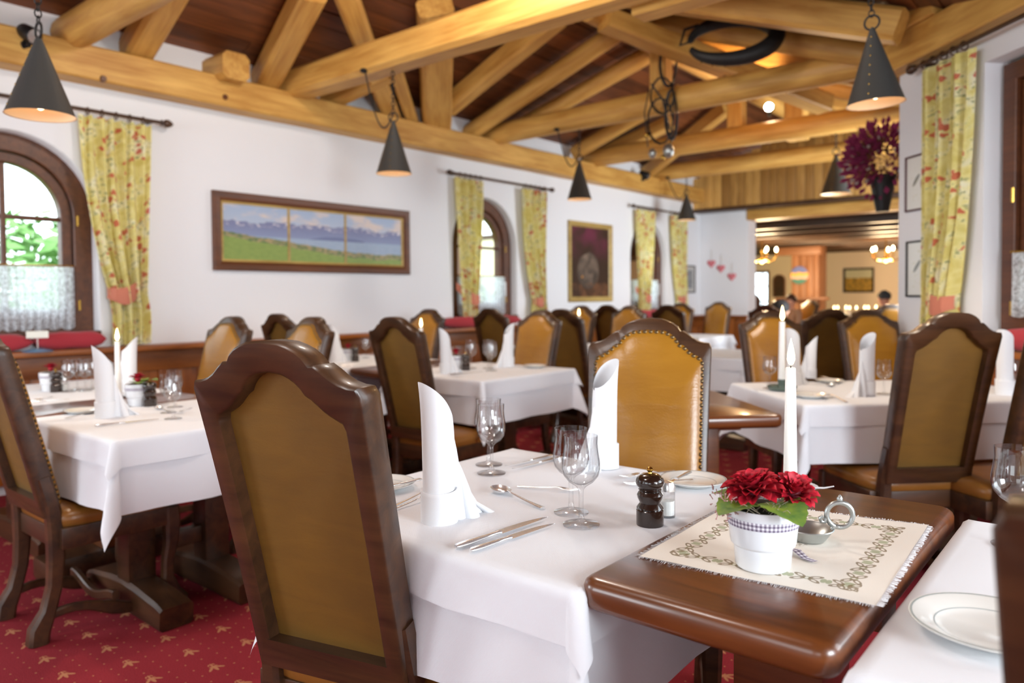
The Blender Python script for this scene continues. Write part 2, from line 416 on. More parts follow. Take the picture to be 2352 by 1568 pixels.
def board(name, x0, x1, y0, y1, z0, z1, parent, mat, ax='x', ch=0.004):
    """axis-aligned board with its grain along ax"""
    a = {'x': ((x0, (y0+y1)/2, (z0+z1)/2), (x1, (y0+y1)/2, (z0+z1)/2)), 'y': (((x0+x1)/2, y0, (z0+z1)/2), ((x0+x1)/2, y1, (z0+z1)/2)), 'z': (((x0+x1)/2, (y0+y1)/2, z0), ((x0+x1)/2, (y0+y1)/2, z1))}[ax]
    dims = {'x': (y1-y0, z1-z0), 'y': (x1-x0, z1-z0), 'z': (x1-x0, y1-y0)}[ax]
    m = MB(); L = (Vector(a[1])-Vector(a[0])).length
    m.box(0, L, -dims[0]/2, dims[0]/2, -dims[1]/2, dims[1]/2, ch)
    o = link(name, m.mesh(name, mat, angle=30), parent, a[0])
    if ax == 'y': o.rotation_euler = (0, 0, PI/2)
    if ax == 'z': o.matrix_basis = Matrix(((0, 1, 0, a[0][0]), (0, 0, 1, a[0][1]), (1, 0, 0, a[0][2]), (0, 0, 0, 1)))
    return o
# ------------------------------------------------------------------ the room shell
XW = -5.545; YF = 11.48; YB = -3.1; XR = 3.1; ZP = 2.70
CX, CY = -1.258, 5.599                       # corner where the diagonal wall begins
DR = Vector((1, -1, 0)).normalized()         # along the diagonal wall towards the room's right side
DN = Vector((-1, -1, 0)).normalized()        # out of the diagonal wall, into the room
RIDX = -3.5; RIDZ = 3.86; SL = (RIDZ-3.12)/(RIDX-XW)
def roofz(x): return RIDZ-abs(x-RIDX)*SL
m = MB(); m.box(XW-0.4, 6.0, YB-0.4, 27.0, -0.12, 0.0)
struct('floor', m.mesh('floor', 'carpet', False), label='red patterned carpet with small pale motifs')
WIN = [(1.66, 0.5), (6.22, 0.5), (9.81, 0.5)]   # centre Y, half width of the recess opening +
ZS, ZARC, RW = 1.02, 2.33, 0.53                         # sill, arch crown, half width of opening
ZSPR = ZARC-RW
def wall_left():
    m = MB(); T = 3.3; D = 0.34; ys = [YB]
    def q(y0, y1, z0, z1): m.add([(XW, y0, z0), (XW, y1, z0), (XW, y1, z1), (XW, y0, z1)], [(0, 1, 2, 3)])
    # side window behind the camera: plain opening
    ops = [(-1.3, 'rect')]+[(c, 'arch') for c, _ in WIN]
    y = YB
    for c, kind in ops:
        q(y, c-RW, 0, T)
        q(c-RW, c+RW, 0, ZS)
        if kind == 'rect':
            q(c-RW, c+RW, ZARC, T)
            m.add([(XW, c-RW, ZS), (XW, c+RW, ZS), (XW-D, c+RW, ZS), (XW-D, c-RW, ZS), (XW, c-RW, ZARC), (XW, c+RW, ZARC), (XW-D, c+RW, ZARC), (XW-D, c-RW, ZARC)], [(0, 1, 2, 3), (4, 7, 6, 5), (0, 3, 7, 4), (1, 5, 6, 2)])
        else:
            n = 24; arc = [(c-RW*math.cos(PI*i/n), ZSPR+RW*math.sin(PI*i/n)) for i in range(n+1)]
            for i in range(n):
                (a0, b0), (a1, b1) = arc[i], arc[i+1]
                m.add([(XW, a0, b0), (XW, a1, b1), (XW, a1, T), (XW, a0, T)], [(0, 1, 2, 3)])
            pr = [(c-RW, ZS)]+arc+[(c+RW, ZS)]
            # reveal, with softly rounded mouth
            R = []
            for dx, g in ((0, 0), (-0.012, 0.006), (-0.03, 0.01), (-D, 0.01)):
                ring = []
                for (a, b) in pr:
                    dy = a-c; dz = b-ZSPR
                    if b > ZSPR: r = math.hypot(dy, dz); ring.append((XW+dx, c+dy*(r-g)/r, ZSPR+dz*(r-g)/r))
                    else: ring.append((XW+dx, a-math.copysign(g, dy), b))
                R.append(ring)
            m.rings(R, closed=False)
            m.add([(XW, c-RW, ZS), (XW, c+RW, ZS), (XW-D, c+RW, ZS), (XW-D, c-RW, ZS)], [(0, 1, 2, 3)])
        y = c+RW
    q(y, YF+0.3, 0, T)
    # outside face so that daylight cannot leak round the wall
    def qo(y0, y1, z0, z1): m.add([(XW-D, y0, z0), (XW-D, y1, z0), (XW-D, y1, z1), (XW-D, y0, z1)], [(0, 3, 2, 1)])
    y = YB
    for c, kind in ops:
        qo(y, c-RW, 0, T); qo(c-RW, c+RW, 0, ZS)
        if kind == 'rect': qo(c-RW, c+RW, ZARC, T)
        else:
            n = 24; arc = [(c-RW*math.cos(PI*i/n), ZSPR+RW*math.sin(PI*i/n)) for i in range(n+1)]
            for i in range(n):
                (a0, b0), (a1, b1) = arc[i], arc[i+1]
                m.add([(XW-D, a0, b0), (XW-D, a1, b1), (XW-D, a1, T), (XW-D, a0, T)], [(0, 3, 2, 1)])
        y = c+RW
    qo(y, YF+0.3, 0, T)
    struct('wall_left', m.mesh('wall_left', 'plaster', True, 30))
wall_left()
# diagonal wall with its rectangular window (s runs along DR from the corner)
WS0, WS1, WZ0, WZ1 = 0.80, 2.10, 1.00, 2.54
def dpt(s, z, out=0.0): return Vector((CX, CY, 0))+DR*s+DN*out+Vector((0, 0, z))
def wall_diag():
    m = MB(); L = (XR-CX)*math.sqrt(2); D = -0.34
    def q(s0, s1, z0, z1, o=0.0): m.add([dpt(s0, z0, o), dpt(s1, z0, o), dpt(s1, z1, o), dpt(s0, z1, o)], [(0, 1, 2, 3)])
    T = 3.3
    for o in (0.0, D):
        q(0, WS0, 0, T, o); q(WS1, 3.25, 0, T, o); q(4.6, L, 0, T, o); q(3.25, 4.6, 0, 1.0, o); q(3.25, 4.6, 2.65, T, o); q(WS0, WS1, 0, WZ0, o); q(WS0, WS1, WZ1, T, o)
    a = [dpt(s, z, o) for o in (0, D) for s, z in ((WS0, WZ0), (WS1, WZ0), (WS1, WZ1), (WS0, WZ1))]
    m.add(a, [(0, 1, 5, 4), (1, 2, 6, 5), (2, 3, 7, 6), (3, 0, 4, 7)])
    # end face of the wall at the corner, then the wall running on behind it
    def qs(y0, y1, z0, z1): m.add([(CX, y0, z0), (CX, y1, z0), (CX, y1, z1), (CX, y0, z1)], [(0, 1, 2, 3)])
    qs(CY, 7.8, 0, T); qs(9.2, YF+0.3, 0, T); qs(7.8, 9.2, 0, 0.95); qs(7.8, 9.2, 2.55, T)
    struct('wall_right', m.mesh('wall_right', 'plaster', False))
wall_diag()
def wall_back():
    m = MB(); T = 3.3
    def q(x0, x1, z0, z1): m.add([(x0, YB, z0), (x1, YB, z0), (x1, YB, z1), (x0, YB, z1)], [(0, 1, 2, 3)])
    x = XW-0.34
    for c in (-3.6, -0.9, 1.6):
        q(x, c-0.8, 0, T); q(c-0.8, c+0.8, 0, 0.95); q(c-0.8, c+0.8, 2.75, T); x = c+0.8
    q(x, XR+0.3, 0, T)
    struct('wall_back', m.mesh('wall_back', 'plaster', False))
    m = MB()
    def q(y0, y1, z0, z1): m.add([(XR, y0, z0), (XR, y1, z0), (XR, y1, z1), (XR, y0, z1)], [(0, 1, 2, 3)])
    q(YB-.3, -0.27, 0, T); q(1.27, 1.6, 0, T); q(-0.27, 1.27, 0, 0.95); q(-0.27, 1.27, 2.75, T)
    struct('wall_side', m.mesh('wall_side', 'plaster', False))
wall_back()
# far wall: white pier beside the opening, lintel and boarded gable above it
XO = -4.73
m = MB(); m.box(XW-0.3, XO, YF, YF+0.3, 0, 2.56)
struct('wall_far', m.mesh('wall_far', 'plaster', False))
tr = struct('trim_1', None)
board('lintel', XO-0.02, CX+0.1, YF-0.02, YF+0.30, 2.40, 2.55, tr, 'beam_wood', 'x', 0.01)
board('rail', XW, CX+0.1, YF-0.27, YF+0.26, 2.55, 2.605, tr, 'chair_wood', 'x', 0.006)
x = XW; rr = random.Random(4)
while x < CX+0.05:
    w = 0.10+0.05*rr.random()
    board('plank', x, min(x+w-0.006, CX+0.1), YF-0.245+0.012*rr.random(), YF-0.17, 2.605, min(roofz(x+w), roofz(x))-0.02, tr, 'pine_plank', 'z', 0.004); x += w
# ------------------------------------------------------------------ roof
roof = struct('ceiling', None)
sk = MB(); T0 = 0.10
for x0, x1 in ((XW-0.4, RIDX), (RIDX, 1.0)):
    sk.add([(x0, YB-.3, roofz(x0)+T0), (x1, YB-.3, roofz(x1)+T0), (x1, YF+0.3, roofz(x1)+T0), (x0, YF+0.3, roofz(x0)+T0)], [(0, 1, 2, 3)])
sk.add([(0.9, YB-.3, roofz(0.9)+T0), (XR+.4, YB-.3, roofz(0.9)+T0), (XR+.4, YF+.3, roofz(0.9)+T0), (0.9, YF+.3, roofz(0.9)+T0)], [(0, 1, 2, 3)])
o = link('roof_deck', sk.mesh('roof_deck', 'roof_plank', False), roof)
rr = random.Random(7); seg = 0
for sgn, xe in ((-1, XW-0.1), (1, -0.6)):
    d = 0.0; Ls = abs(xe-RIDX)*math.sqrt(1+SL*SL)
    while d < Ls:
        w = 0.15+0.07*rr.random(); d1 = min(d+w, Ls)
        xa = RIDX+sgn*(d+0.004)/math.sqrt(1+SL*SL); xb = RIDX+sgn*(d1-0.004)/math.sqrt(1+SL*SL)
        xm = (xa+xb)/2; zoff = 0.012+0.01*rr.random(); cut = 2.0+6*rr.random()
        for y0, y1 in ((-0.5, cut), (cut+0.006, YF)):
            beam_obj('roof_plank', (xm, y0, roofz(xm)+zoff), (xm, y1, roofz(xm)+zoff), (d1-d)-0.008, 0.024, roof, 'roof_plank', side=(-sgn*0+SL*sgn, 0, 1), ch=0.15)
        d = d1
# flat boarded ceiling over the bay at the right
x = -0.6
while x < XR:
    w = 0.17+0.05*rr.random()
    beam_obj('roof_plank', (x+w/2, -2.9, 2.99), (x+w/2, 6.0, 2.99), w-0.008, 0.024, roof, 'pine_plank'); x += w
# wall plates
beam_obj('wall_plate', (XW+0.08, -2.9, ZP+0.115), (XW+0.08, YF, ZP+0.115), 0.20, 0.23, roof, jig=0.05, seed=1, ch=0.12)
beam_obj('wall_plate', dpt(-0.02, 2.80, 0.05), dpt(6.0, 2.80, 0.05), 0.16, 0.21, roof, jig=0.03, seed=2, ch=0.1)
beam_obj('wall_plate', dpt(-0.10, 2.965, 0.07), dpt(0.55, 2.965, 0.07), 0.17, 0.12, roof, jig=0.03, seed=3, ch=0.1)
beam_obj('wall_plate', (CX+0.05, CY, ZP+0.2), (CX+0.05, YF, ZP+0.2), 0.2, 0.22, roof, seed=4)
# tie beams (peeled logs)
for i, y in enumerate((1.16, 2.02, 3.72, 6.24, 8.16, 9.84)):
    x1 = CX+0.05 if y > CY else 0.3
    beam_obj('tie_beam', (XW+0.02, y, 3.005), (x1, y, 3.005), 0.22, 0.23, roof, log=True, n=14, jig=0.07, seed=20+i) if i not in (2,) else beam_obj('tie_beam', (XW+0.02, y, 3.005), (x1, y, 3.005), 0.21, 0.23, roof, jig=0.05, ch=0.3, seed=22)
# ridge log and hips
beam_obj('ridge_log', (RIDX, 5.2, 3.60), (RIDX, YF, 3.60), 0.24, 0.24, roof, log=True, n=16, jig=0.05, seed=31)
NL = Vector((-SL, 0, 1)).normalized(); NRR = Vector((SL, 0, 1)).normalized()
def raft(a, b, w, h, slope=-1, log=False, seed=0, off=0.13):
    """rafter whose lower face is seen at the two pixels; both ends lie just under the roof boards"""
    n = NL if slope < 0 else NRR
    p0 = Vector((RIDX, 0, RIDZ))-n*off
    A = onpl(*a, p0, n); B = onpl(*b, p0, n); d = (B-A).normalized()
    B = B+d*0.25; A = A-d*0.08
    if slope < 0 and B.x > RIDX: B = A+d*((RIDX-A.x)/d.x)
    beam_obj('rafter', A, B, w, h, roof, log=log, side=n, jig=0.06, seed=seed, ch=0.3)
for i, (a, b, w) in enumerate((((602, 200), (690, 30), 0.20), ((300, 140), (372, 10), 0.20), ((905, 280), (800, 0), 0.17), ((955, 300), (905, 150), 0.12), ((1085, 300), (1400, 85), 0.19), ((1040, 235), (1235, 75), 0.17), ((1180, 300), (1480, 130), 0.16), ((1330, 345), (1520, 235), 0.16), ((1480, 400), (1640, 270), 0.14), ((740, 235), (835, 190), 0.14), ((1375, 360), (1500, 300), 0.15))):
    raft(a, b, w, 0.18, -1, i in (4, 6, 7), 40+i)
raft((1003, 318), (1000, 60), 0.28, 0.16, -1, False, 80, 0.17)
for i, y in enumerate((4.2, 5.15, 6.1, 7.1, 8.1, 9.1, 10.1)):
    a = Vector((RIDX+0.03, y, roofz(RIDX)-0.13)); b = Vector((-1.15, y, roofz(-1.15)-0.13))
    beam_obj('rafter', a, b, 0.18, 0.2, roof, log=(i % 2 == 0), side=NRR, jig=0.06, seed=60+i, ch=0.3)
# post standing in the wall plate, king post and short stub beam
beam_obj('king_post', (RIDX+0.1, 6.24, 3.1), (RIDX+0.1, 6.24, 3.55), 0.16, 0.16, roof, side=(0, 1, 0), seed=81)
beam_obj('king_post', (RIDX, 8.16, 3.1), (RIDX, 8.16, 3.75), 0.17, 0.17, roof, side=(0, 1, 0), seed=82)
beam_obj('king_post', (-2.95, 8.5, 2.95), (-2.95, 8.5, 3.7), 0.22, 0.2, roof, side=(0, 1, 0), seed=83)
q = onx(535, 155, XW+0.25)
beam_obj('stub_beam', (XW-0.1, q.y, q.z), (XW+0.3, q.y, q.z), 0.22, 0.2, roof, jig=0.05, seed=84, ch=0.35)
beam_obj('strut', onx(1400, 55, -3.75), onx(1372, 33, -3.60), 0.10, 0.10, roof, log=True, seed=85)
beam_obj('strut', (RIDX+0.1, 5.3, 3.5), (-2.3, 7.4, 3.02), 0.2, 0.16, roof, jig=0.05, seed=86)
beam_obj('cross_beam', (-2.3, 3.95, 2.93), (0.6, 3.95, 2.93), 0.16, 0.12, roof, seed=87)
# wooden pins on the wall plate
for px, py in ((237, 181), (517, 223)):
    p = onx(px, py, XW+0.18); m = MB(); m.lathe([(0.0, 0.006), (0.018, 0.006), (0.022, 0), (0.022, -0.02)], 10)
    link('wooden_pin', m.mesh('wooden_pin', 'frame_wood'), roof, (XW+0.186, p.y, p.z), (0, PI/2, 0))
# ------------------------------------------------------------------ panelling along the left wall
ZW = 0.913
wn = struct('trim_2', None)
board('cap_rail', XW, XW+0.20, -2.9, YF, ZW-0.035, ZW, wn, 'panel_wood', 'y', 0.008)
board('top_rail', XW, XW+0.045, -2.9, YF, ZW-0.19, ZW-0.035, wn, 'panel_wood', 'y', 0.005)
y = -1.0
while y < YF-0.05:
    board('panel', XW, XW+0.028, y+0.004, y+0.226, 0.06, ZW-0.188, wn, 'panel_wood', 'z', 0.006)
    board('stile', XW, XW+0.04, y+0.226, y+0.304, 0.06, ZW-0.188, wn, 'panel_wood', 'z', 0.004) ; y += 0.304
wf = struct('trim_3', None)
board('cap_rail', XW, XO, YF-0.08, YF, 0.87, 0.91, wf, 'panel_wood', 'x', 0.006)
x = XW
while x < XO-0.1:
    board('panel', x+0.003, x+0.197, YF-0.03, YF, 0.05, 0.87, wf, 'panel_wood', 'z', 0.005); x += 0.2
wr = struct('trim_4', None)
def dboard(name, s0, s1, z0, z1, th, parent, mat='panel_wood'):
    m = MB(); m.box(0, s1-s0, -th, 0, 0, z1-z0, 0.004)
    link(name, m.mesh(name, mat), parent, dpt(s0, z0), (0, 0, -PI/4))
dboard('cap_rail', 0, 6, 0.89, 0.93, 0.10, wr)
for i in range(24): dboard('panel', 0.25*i+0.003, 0.25*i+0.247, 0.06, 0.89, 0.03, wr)
# ------------------------------------------------------------------ arched windows in the left wall
def ring_arch(m, ro, ri, x0, x1, c=0.0, zb=None, zbi=None, n=20):
    """arched frame in the YZ plane: closed ring (jambs, arch, bottom rail), thickness x0..x1"""
    zb = ZS if zb is None else zb; zbi = zb+(ro-ri) if zbi is None else zbi
    def path(r, b): return [(-r, b)]+[(-r*math.cos(PI*i/n), ZSPR+r*math.sin(PI*i/n)) for i in range(n+1)]+[(r, b)]
    O = path(ro, zb); I = path(ri, zbi); e = 0.006
    R = []
    for pth, x, g in ((O, x0, 0), (O, x1, 0), (path(ro-e, zb+e), x1+e, 0), (path(ri+e, zbi-e), x1+e, 0), (I, x1, 0), (I, x0, 0)):
        R.append([(x, c+a, b) for a, b in pth])
    m.rings(R, True, loop=True)
XG = XW-0.14
def lace_curtain(name, w, h, zt, parent_kids, n=140, scallop=0.022):
    m = MB(); m.uv = []; nz = 14; vs = []; fs = []
    for j in range(nz+1):
        for i in range(n+1):
            u = i/n; v = j/nz; sc = scallop*(1-math.sqrt(abs(math.sin(u*PI*9))))*(v**14)
            vs.append((0.012*math.sin(u*PI*34)*(0.4+0.6*v), (u-0.5)*w, zt-h*v+sc)); m.uv.append((u*w*1.4, v*h))
    for j in range(nz):
        for i in range(n): a = j*(n+1)+i; fs.append((a, a+1, a+n+2, a+n+1))
    m.add(vs, fs); return m.mesh(name, 'lace')
def arch_window_parts(handle=True):
    kids = []
    m = MB(); ring_arch(m, 0.525, 0.405, XW-0.20, XW-0.09); kids.append(P('window_frame', m.mesh('window_frame', 'window_wood')))
    m = MB(); ring_arch(m, 0.40, 0.335, XW-0.18, XW-0.115, zb=ZS+0.09)
    mu = MB(); mu.box(XG-0.02, XG+0.012, -0.016, 0.016, ZS+0.12, ZSPR+0.335, 0.004)
    mh = MB(); mh.box(XG-0.02, XG+0.010, -0.34, 0.34, ZSPR-0.03, ZSPR, 0.004)
    sash = [P('muntin', mu.mesh('muntin', 'window_wood')), P('muntin', mh.mesh('muntin', 'window_wood'))]
    kids.append(P('sash', m.mesh('sash', 'window_wood'), sash))
    for sy in (-1, 1):
        g = MB(); n = 10; z0 = ZS+0.14
        arc = [(sy*0.335*math.cos(PI/2*i/n), ZSPR+0.335*math.sin(PI/2*i/n)) for i in range(n+1)]
        g.add([(XG, a, b) for a, b in [(0, ZSPR-0.015)]+[(sy*0.335, ZSPR-0.015)]+arc], [tuple(range(n+3))])
        kids.append(P('pane', g.mesh('pane', 'pane_glass', False)))
        g = MB(); g.add([(XG, 0, z0), (XG, sy*0.335, z0), (XG, sy*0.335, ZSPR-0.015), (XG, 0, ZSPR-0.015)], [(0, 1, 2, 3)])
        kids.append(P('pane', g.mesh('pane', 'pane_glass', False)))
    for z in (1.78, 1.2):
        h = MB(); h.tube([(XW-0.085, 0.43, z-0.035), (XW-0.085, 0.43, z+0.035)], 0.009, 8); kids.append(P('hinge', h.mesh('hinge', 'brass')))
    if handle:
        h = MB(); h.box(XW-0.083, XW-0.075, 0.36, 0.385, 1.30, 1.42, 0.003); h.box(XW-0.075, XW-0.04, 0.366, 0.38, 1.385, 1.40, 0.003); h.box(XW-0.052, XW-0.038, 0.364, 0.382, 1.24, 1.405, 0.005)
        kids.append(P('window_handle', h.mesh('window_handle', 'handle_white'), label='white window handle'))
    s = MB(); s.box(XW-0.34, XW+0.02, -0.53, 0.53, ZS-0.03, ZS+0.005, 0.008); kids.append(P('window_sill', s.mesh('window_sill', 'window_wood')))
    return kids
wk0 = arch_window_parts(False); wk1 = arch_window_parts(True)
for i, (c, _) in enumerate(WIN):
    struct('window_%d' % (i+1), None, wk0 if i == 0 else wk1, (0, c, 0))
    me = lace_curtain('lace_curtain', 0.78, 0.43, 1.465, None)
    r = MB(); r.tube([(0, -0.39, 1.468), (0, 0.39, 1.468)], 0.006, 8)
    near = ('first arched window, beside the triptych landscape', 'second arched window, between the triptych and the flower painting', 'third arched window, beside the small framed print')[i]
    thing('cafe_curtain', 'white lace half curtain across the '+near, 'curtain', [P('lace_panel', me), P('curtain_rod', r.mesh('curtain_rod', 'brass'))], (XW-0.062, c, 0))
# rectangular window in the diagonal wall (local: x along wall, -y into the room)
def diag_window():
    kids = []; W = WS1-WS0; Hh = WZ1-WZ0
    def ringrect(x0, x1, z0, z1, wd, y0, y1, mat, name):
        m = MB(); R = []
        for (d, y) in ((0, y0), (0, y1), (0.006, y1-0.006), (wd-0.006, y1-0.006), (wd, y1), (wd, y0)):
            R.append([(x0+d, y, z0+d), (x1-d, y, z0+d), (x1-d, y, z1-d), (x0+d, y, z1-d)])
        m.rings(R, True, loop=True); return P(name, m.mesh(name, mat, True, 30))
    kids.append(ringrect(0.02, W-0.02, WZ0+0.01, WZ1-0.02, 0.10, 0.22, 0.10, 'window_wood', 'window_frame'))
    for a, b in ((0.125, W/2-0.005), (W/2+0.005, W-0.125)):
        kids.append(ringrect(a, b, WZ0+0.115, WZ1-0.125, 0.055, 0.20, 0.13, 'window_wood', 'sash'))
        xs = [a+0.055, (a+b)/2, b-0.055]; zs = [WZ0+0.17, 1.40, 1.71, 2.03, WZ1-0.18]
        for x in xs[1:2]: m = MB(); m.box(x-0.013, x+0.013, 0.145, 0.175, zs[0], zs[-1], 0.003); kids.append(P('muntin', m.mesh('muntin', 'window_wood')))
        for z in zs[1:-1]: m = MB(); m.box(a+0.05, b-0.05, 0.145, 0.175, z-0.012, z+0.012, 0.003); kids.append(P('muntin', m.mesh('muntin', 'window_wood')))
        for i in range(2):
            for j in range(4):
                m = MB(); m.add([(xs[i], 0.16, zs[j]), (xs[i+1], 0.16, zs[j]), (xs[i+1], 0.16, zs[j+1]), (xs[i], 0.16, zs[j+1])], [(0, 1, 2, 3)]); kids.append(P('pane', m.mesh('pane', 'pane_glass', False)))
    for z in (1.78, 1.15):
        h = MB(); h.tube([(0.11, 0.09, z-0.04), (0.11, 0.09, z+0.04)], 0.010, 8); kids.append(P('hinge', h.mesh('hinge', 'brass')))
    s = MB(); s.box(-0.02, W+0.02, -0.05, 0.34, WZ0-0.03, WZ0+0.008, 0.008); kids.append(P('window_sill', s.mesh('window_sill', 'window_wood')))
    struct('window_4', None, kids, dpt(WS0, 0), -PI/4)
    me = lace_curtain('lace_curtain', W-0.26, 0.36, 1.46, None)
    r = MB(); r.tube([(0, -0.53, 1.463), (0, 0.53, 1.463)], 0.006, 8)
    thing('cafe_curtain', 'white lace half curtain across the tall rectangular window beside the bird prints', 'curtain', [P('lace_panel', me), P('curtain_rod', r.mesh('curtain_rod', 'brass'))], dpt((WS0+WS1)/2, 0, -0.075), -3*PI/4)
diag_window()
# ------------------------------------------------------------------ curtains (local: x along the wall, -y into the room)
def sm(a, b, t): t = max(0, min(1, t)); t = t*t*(3-2*t); return a+(b-a)*t
def curtain_parts(top, tie, bot, zt, ztie, zb, hook=1, pl=7, seed=0):
    """top/tie/bot: (x0, x1); hook: side the tie-back is fixed to"""
    rr = random.Random(seed); ph = [rr.random()*6 for _ in range(3)]
    m = MB(); m.uv = []; nx, nz = 56, 44; vs = []; fs = []; full = (top[1]-top[0])*1.5
    for j in range(nz+1):
        v = j/nz; z = zt+(zb-zt)*v
        k = (zt-z)/(zt-ztie)
        for i in range(nx+1):
            u = i/nx
            if k <= 1:
                e = k**1.6; x0 = top[0]+(tie[0]-top[0])*e; x1 = top[1]+(tie[1]-top[1])*e
                if hook > 0: x0 = top[0]+(tie[0]-top[0])*k**2.2
                else: x1 = top[1]+(tie[1]-top[1])*k**2.2
            else:
                t = (ztie-z)/(ztie-zb); x0 = sm(tie[0], bot[0], t*2); x1 = sm(tie[1], bot[1], t*2)
            w = x1-x0; amp = 0.026+0.012*math.exp(-((k-1)/0.2)**2)
            y = -0.075-amp*math.sin(u*2*PI*pl+ph[0]+0.5*math.sin(v*3+ph[1]))-0.010*math.sin(u*2*PI*pl*0.5+ph[2])
            y -= 0.03*math.exp(-((k-0.9)/0.35)**2)*math.sin(u*PI)
            vs.append((x0+w*u+0.008*math.sin(u*2*PI*pl*0.5+v*5), y, z-0.012*abs(math.sin(u*PI*pl)))); m.uv.append((u*full+seed*0.37, v*(zt-zb)+seed*0.21))
    for j in range(nz):
        for i in range(nx): a = j*(nx+1)+i; fs.append((a, a+1, a+nx+2, a+nx+1))
    m.add(vs, fs); kids = [P('drape', m.mesh('drape', 'curtain_floral'))]
    # tie-back band: from a hook on the wall round the front of the drape
    b = MB(); pts = []; xh = tie[1]+0.03 if hook > 0 else tie[0]-0.03; xo = tie[0]-0.012 if hook > 0 else tie[1]+0.012
    R = []
    for i in range(17):
        t = i/16; x = xh+(xo-xh)*t; y = -0.015-0.125*math.sin(min(1, t*1.25)*PI*0.62)*(1 if t < 0.9 else 1-(t-0.9)*5); z = ztie+0.13*(1-t)**1.5-0.055*math.sin(t*PI)-0.015
        hh = 0.055*(0.7+0.45*math.sin(t*PI))
        R.append([(x, y, z+hh), (x, y-0.005, z+hh*0.5), (x, y-0.006, z-hh*0.5), (x, y, z-hh)])
    b.rings(R, False); b.uv = [(p[0], p[2]) for p in b.v]
    kids.append(P('tie_back', b.mesh('tie_back', 'tie_fabric'), label='salmon pink tie-back'))
    return kids
def rod_parts(x0, x1, rings, side0=True, side1=True):
    m = MB(); m.tube([(x0, -0.085, 0), (x1, -0.085, 0)], 0.013, 10)
    kids = [P('rod', m.mesh('rod', 'chair_wood'))]
    for x, s, on in ((x0, -1, side0), (x1, 1, side1)):
        if not on: continue
        f = MB(); f.lathe([(0.0, 0), (0.014, 0), (0.022, 0.008), (0.014, 0.018), (0.026, 0.034), (0.030, 0.05), (0.022, 0.072), (0.010, 0.088), (0.0, 0.094)], 12)
        kids.append(P('finial', f.mesh('finial', 'chair_wood'), loc=(x, -0.085, 0), rot=(0, s*PI/2, 0)))
        k = MB(); k.box(x-s*0.06-0.012, x-s*0.06+0.012, -0.09, 0.0, -0.012, 0.012, 0.003); kids.append(P('bracket', k.mesh('bracket', 'chair_wood')))
    rg = MB(); rg.torus((0, 0, 0), 0.024, 0.0045, 'x', 16, 6); rm = rg.mesh('ring', 'chair_wood')
    for x in rings: kids.append(P('ring', rm, loc=(x, -0.085, -0.008)))
    return kids
RL = PI/2   # local x -> world +Y ; local -y -> world +X
def lin(a, b, n): return [a+(b-a)*(i+0.5)/n for i in range(n)]
def cur(name, label, top, tie, bot, zt, ztie, zb, hook, seed, pl=7, loc=(XW, 0, 0), rz=RL):
    thing('floral_curtain', label, 'curtain', curtain_parts(top, tie, bot, zt, ztie, zb, hook, pl, seed), loc, rz, group='yellow floral curtains')
cur('c', 'yellow floral curtain hanging beside the wide triptych landscape', (2.05, 2.53), (2.22, 2.46), (2.24, 2.48), 2.485, 1.30, 0.93, 1, 1)
cur('c', 'yellow floral curtain at the second arched window, on its triptych side', (5.67, 6.09), (5.75, 5.98), (5.77, 5.98), 2.485, 1.24, 0.93, -1, 2)
cur('c', 'yellow floral curtain at the second arched window, on its flower painting side', (6.76, 7.22), (6.96, 7.18), (6.94, 7.20), 2.485, 1.20, 0.93, 1, 3)
cur('c', 'yellow floral curtain at the third arched window, on its flower painting side', (9.31, 9.84), (9.42, 9.66), (9.42, 9.68), 2.46, 1.22, 0.93, -1, 4)
cur('c', 'yellow floral curtain at the third arched window, next to the small framed print', (10.37, 10.84), (10.58, 10.82), (10.58, 10.84), 2.46, 1.20, 0.93, 1, 5)
cur('c', 'yellow floral curtain hanging beside the two small bird prints', (0.33, 0.80), (0.40, 0.66), (0.38, 0.66), 2.63, 1.20, 0.94, -1, 6, 7, dpt(0, 0), -PI/4)
for nm, x0, x1, rg, z, lab in (('a', 0.75, 2.60, lin(2.06, 2.52, 5), 2.515, 'dark turned curtain rod over the first arched window'), ('b', 5.62, 7.28, lin(5.68, 6.08, 5)+lin(6.77, 7.21, 5), 2.515, 'dark turned curtain rod over the second arched window'), ('c', 9.27, 10.9, lin(9.32, 9.83, 5)+lin(10.38, 10.83, 5), 2.49, 'dark turned curtain rod over the third arched window')):
    thing('curtain_rod', lab, 'curtain rod', rod_parts(x0, x1, rg), (XW, 0, z), RL)
thing('curtain_rod', 'dark turned curtain rod over the tall rectangular window', 'curtain rod', rod_parts(0.30, 2.6, lin(0.34, 0.79, 5)), dpt(0, 2.66), -PI/4)
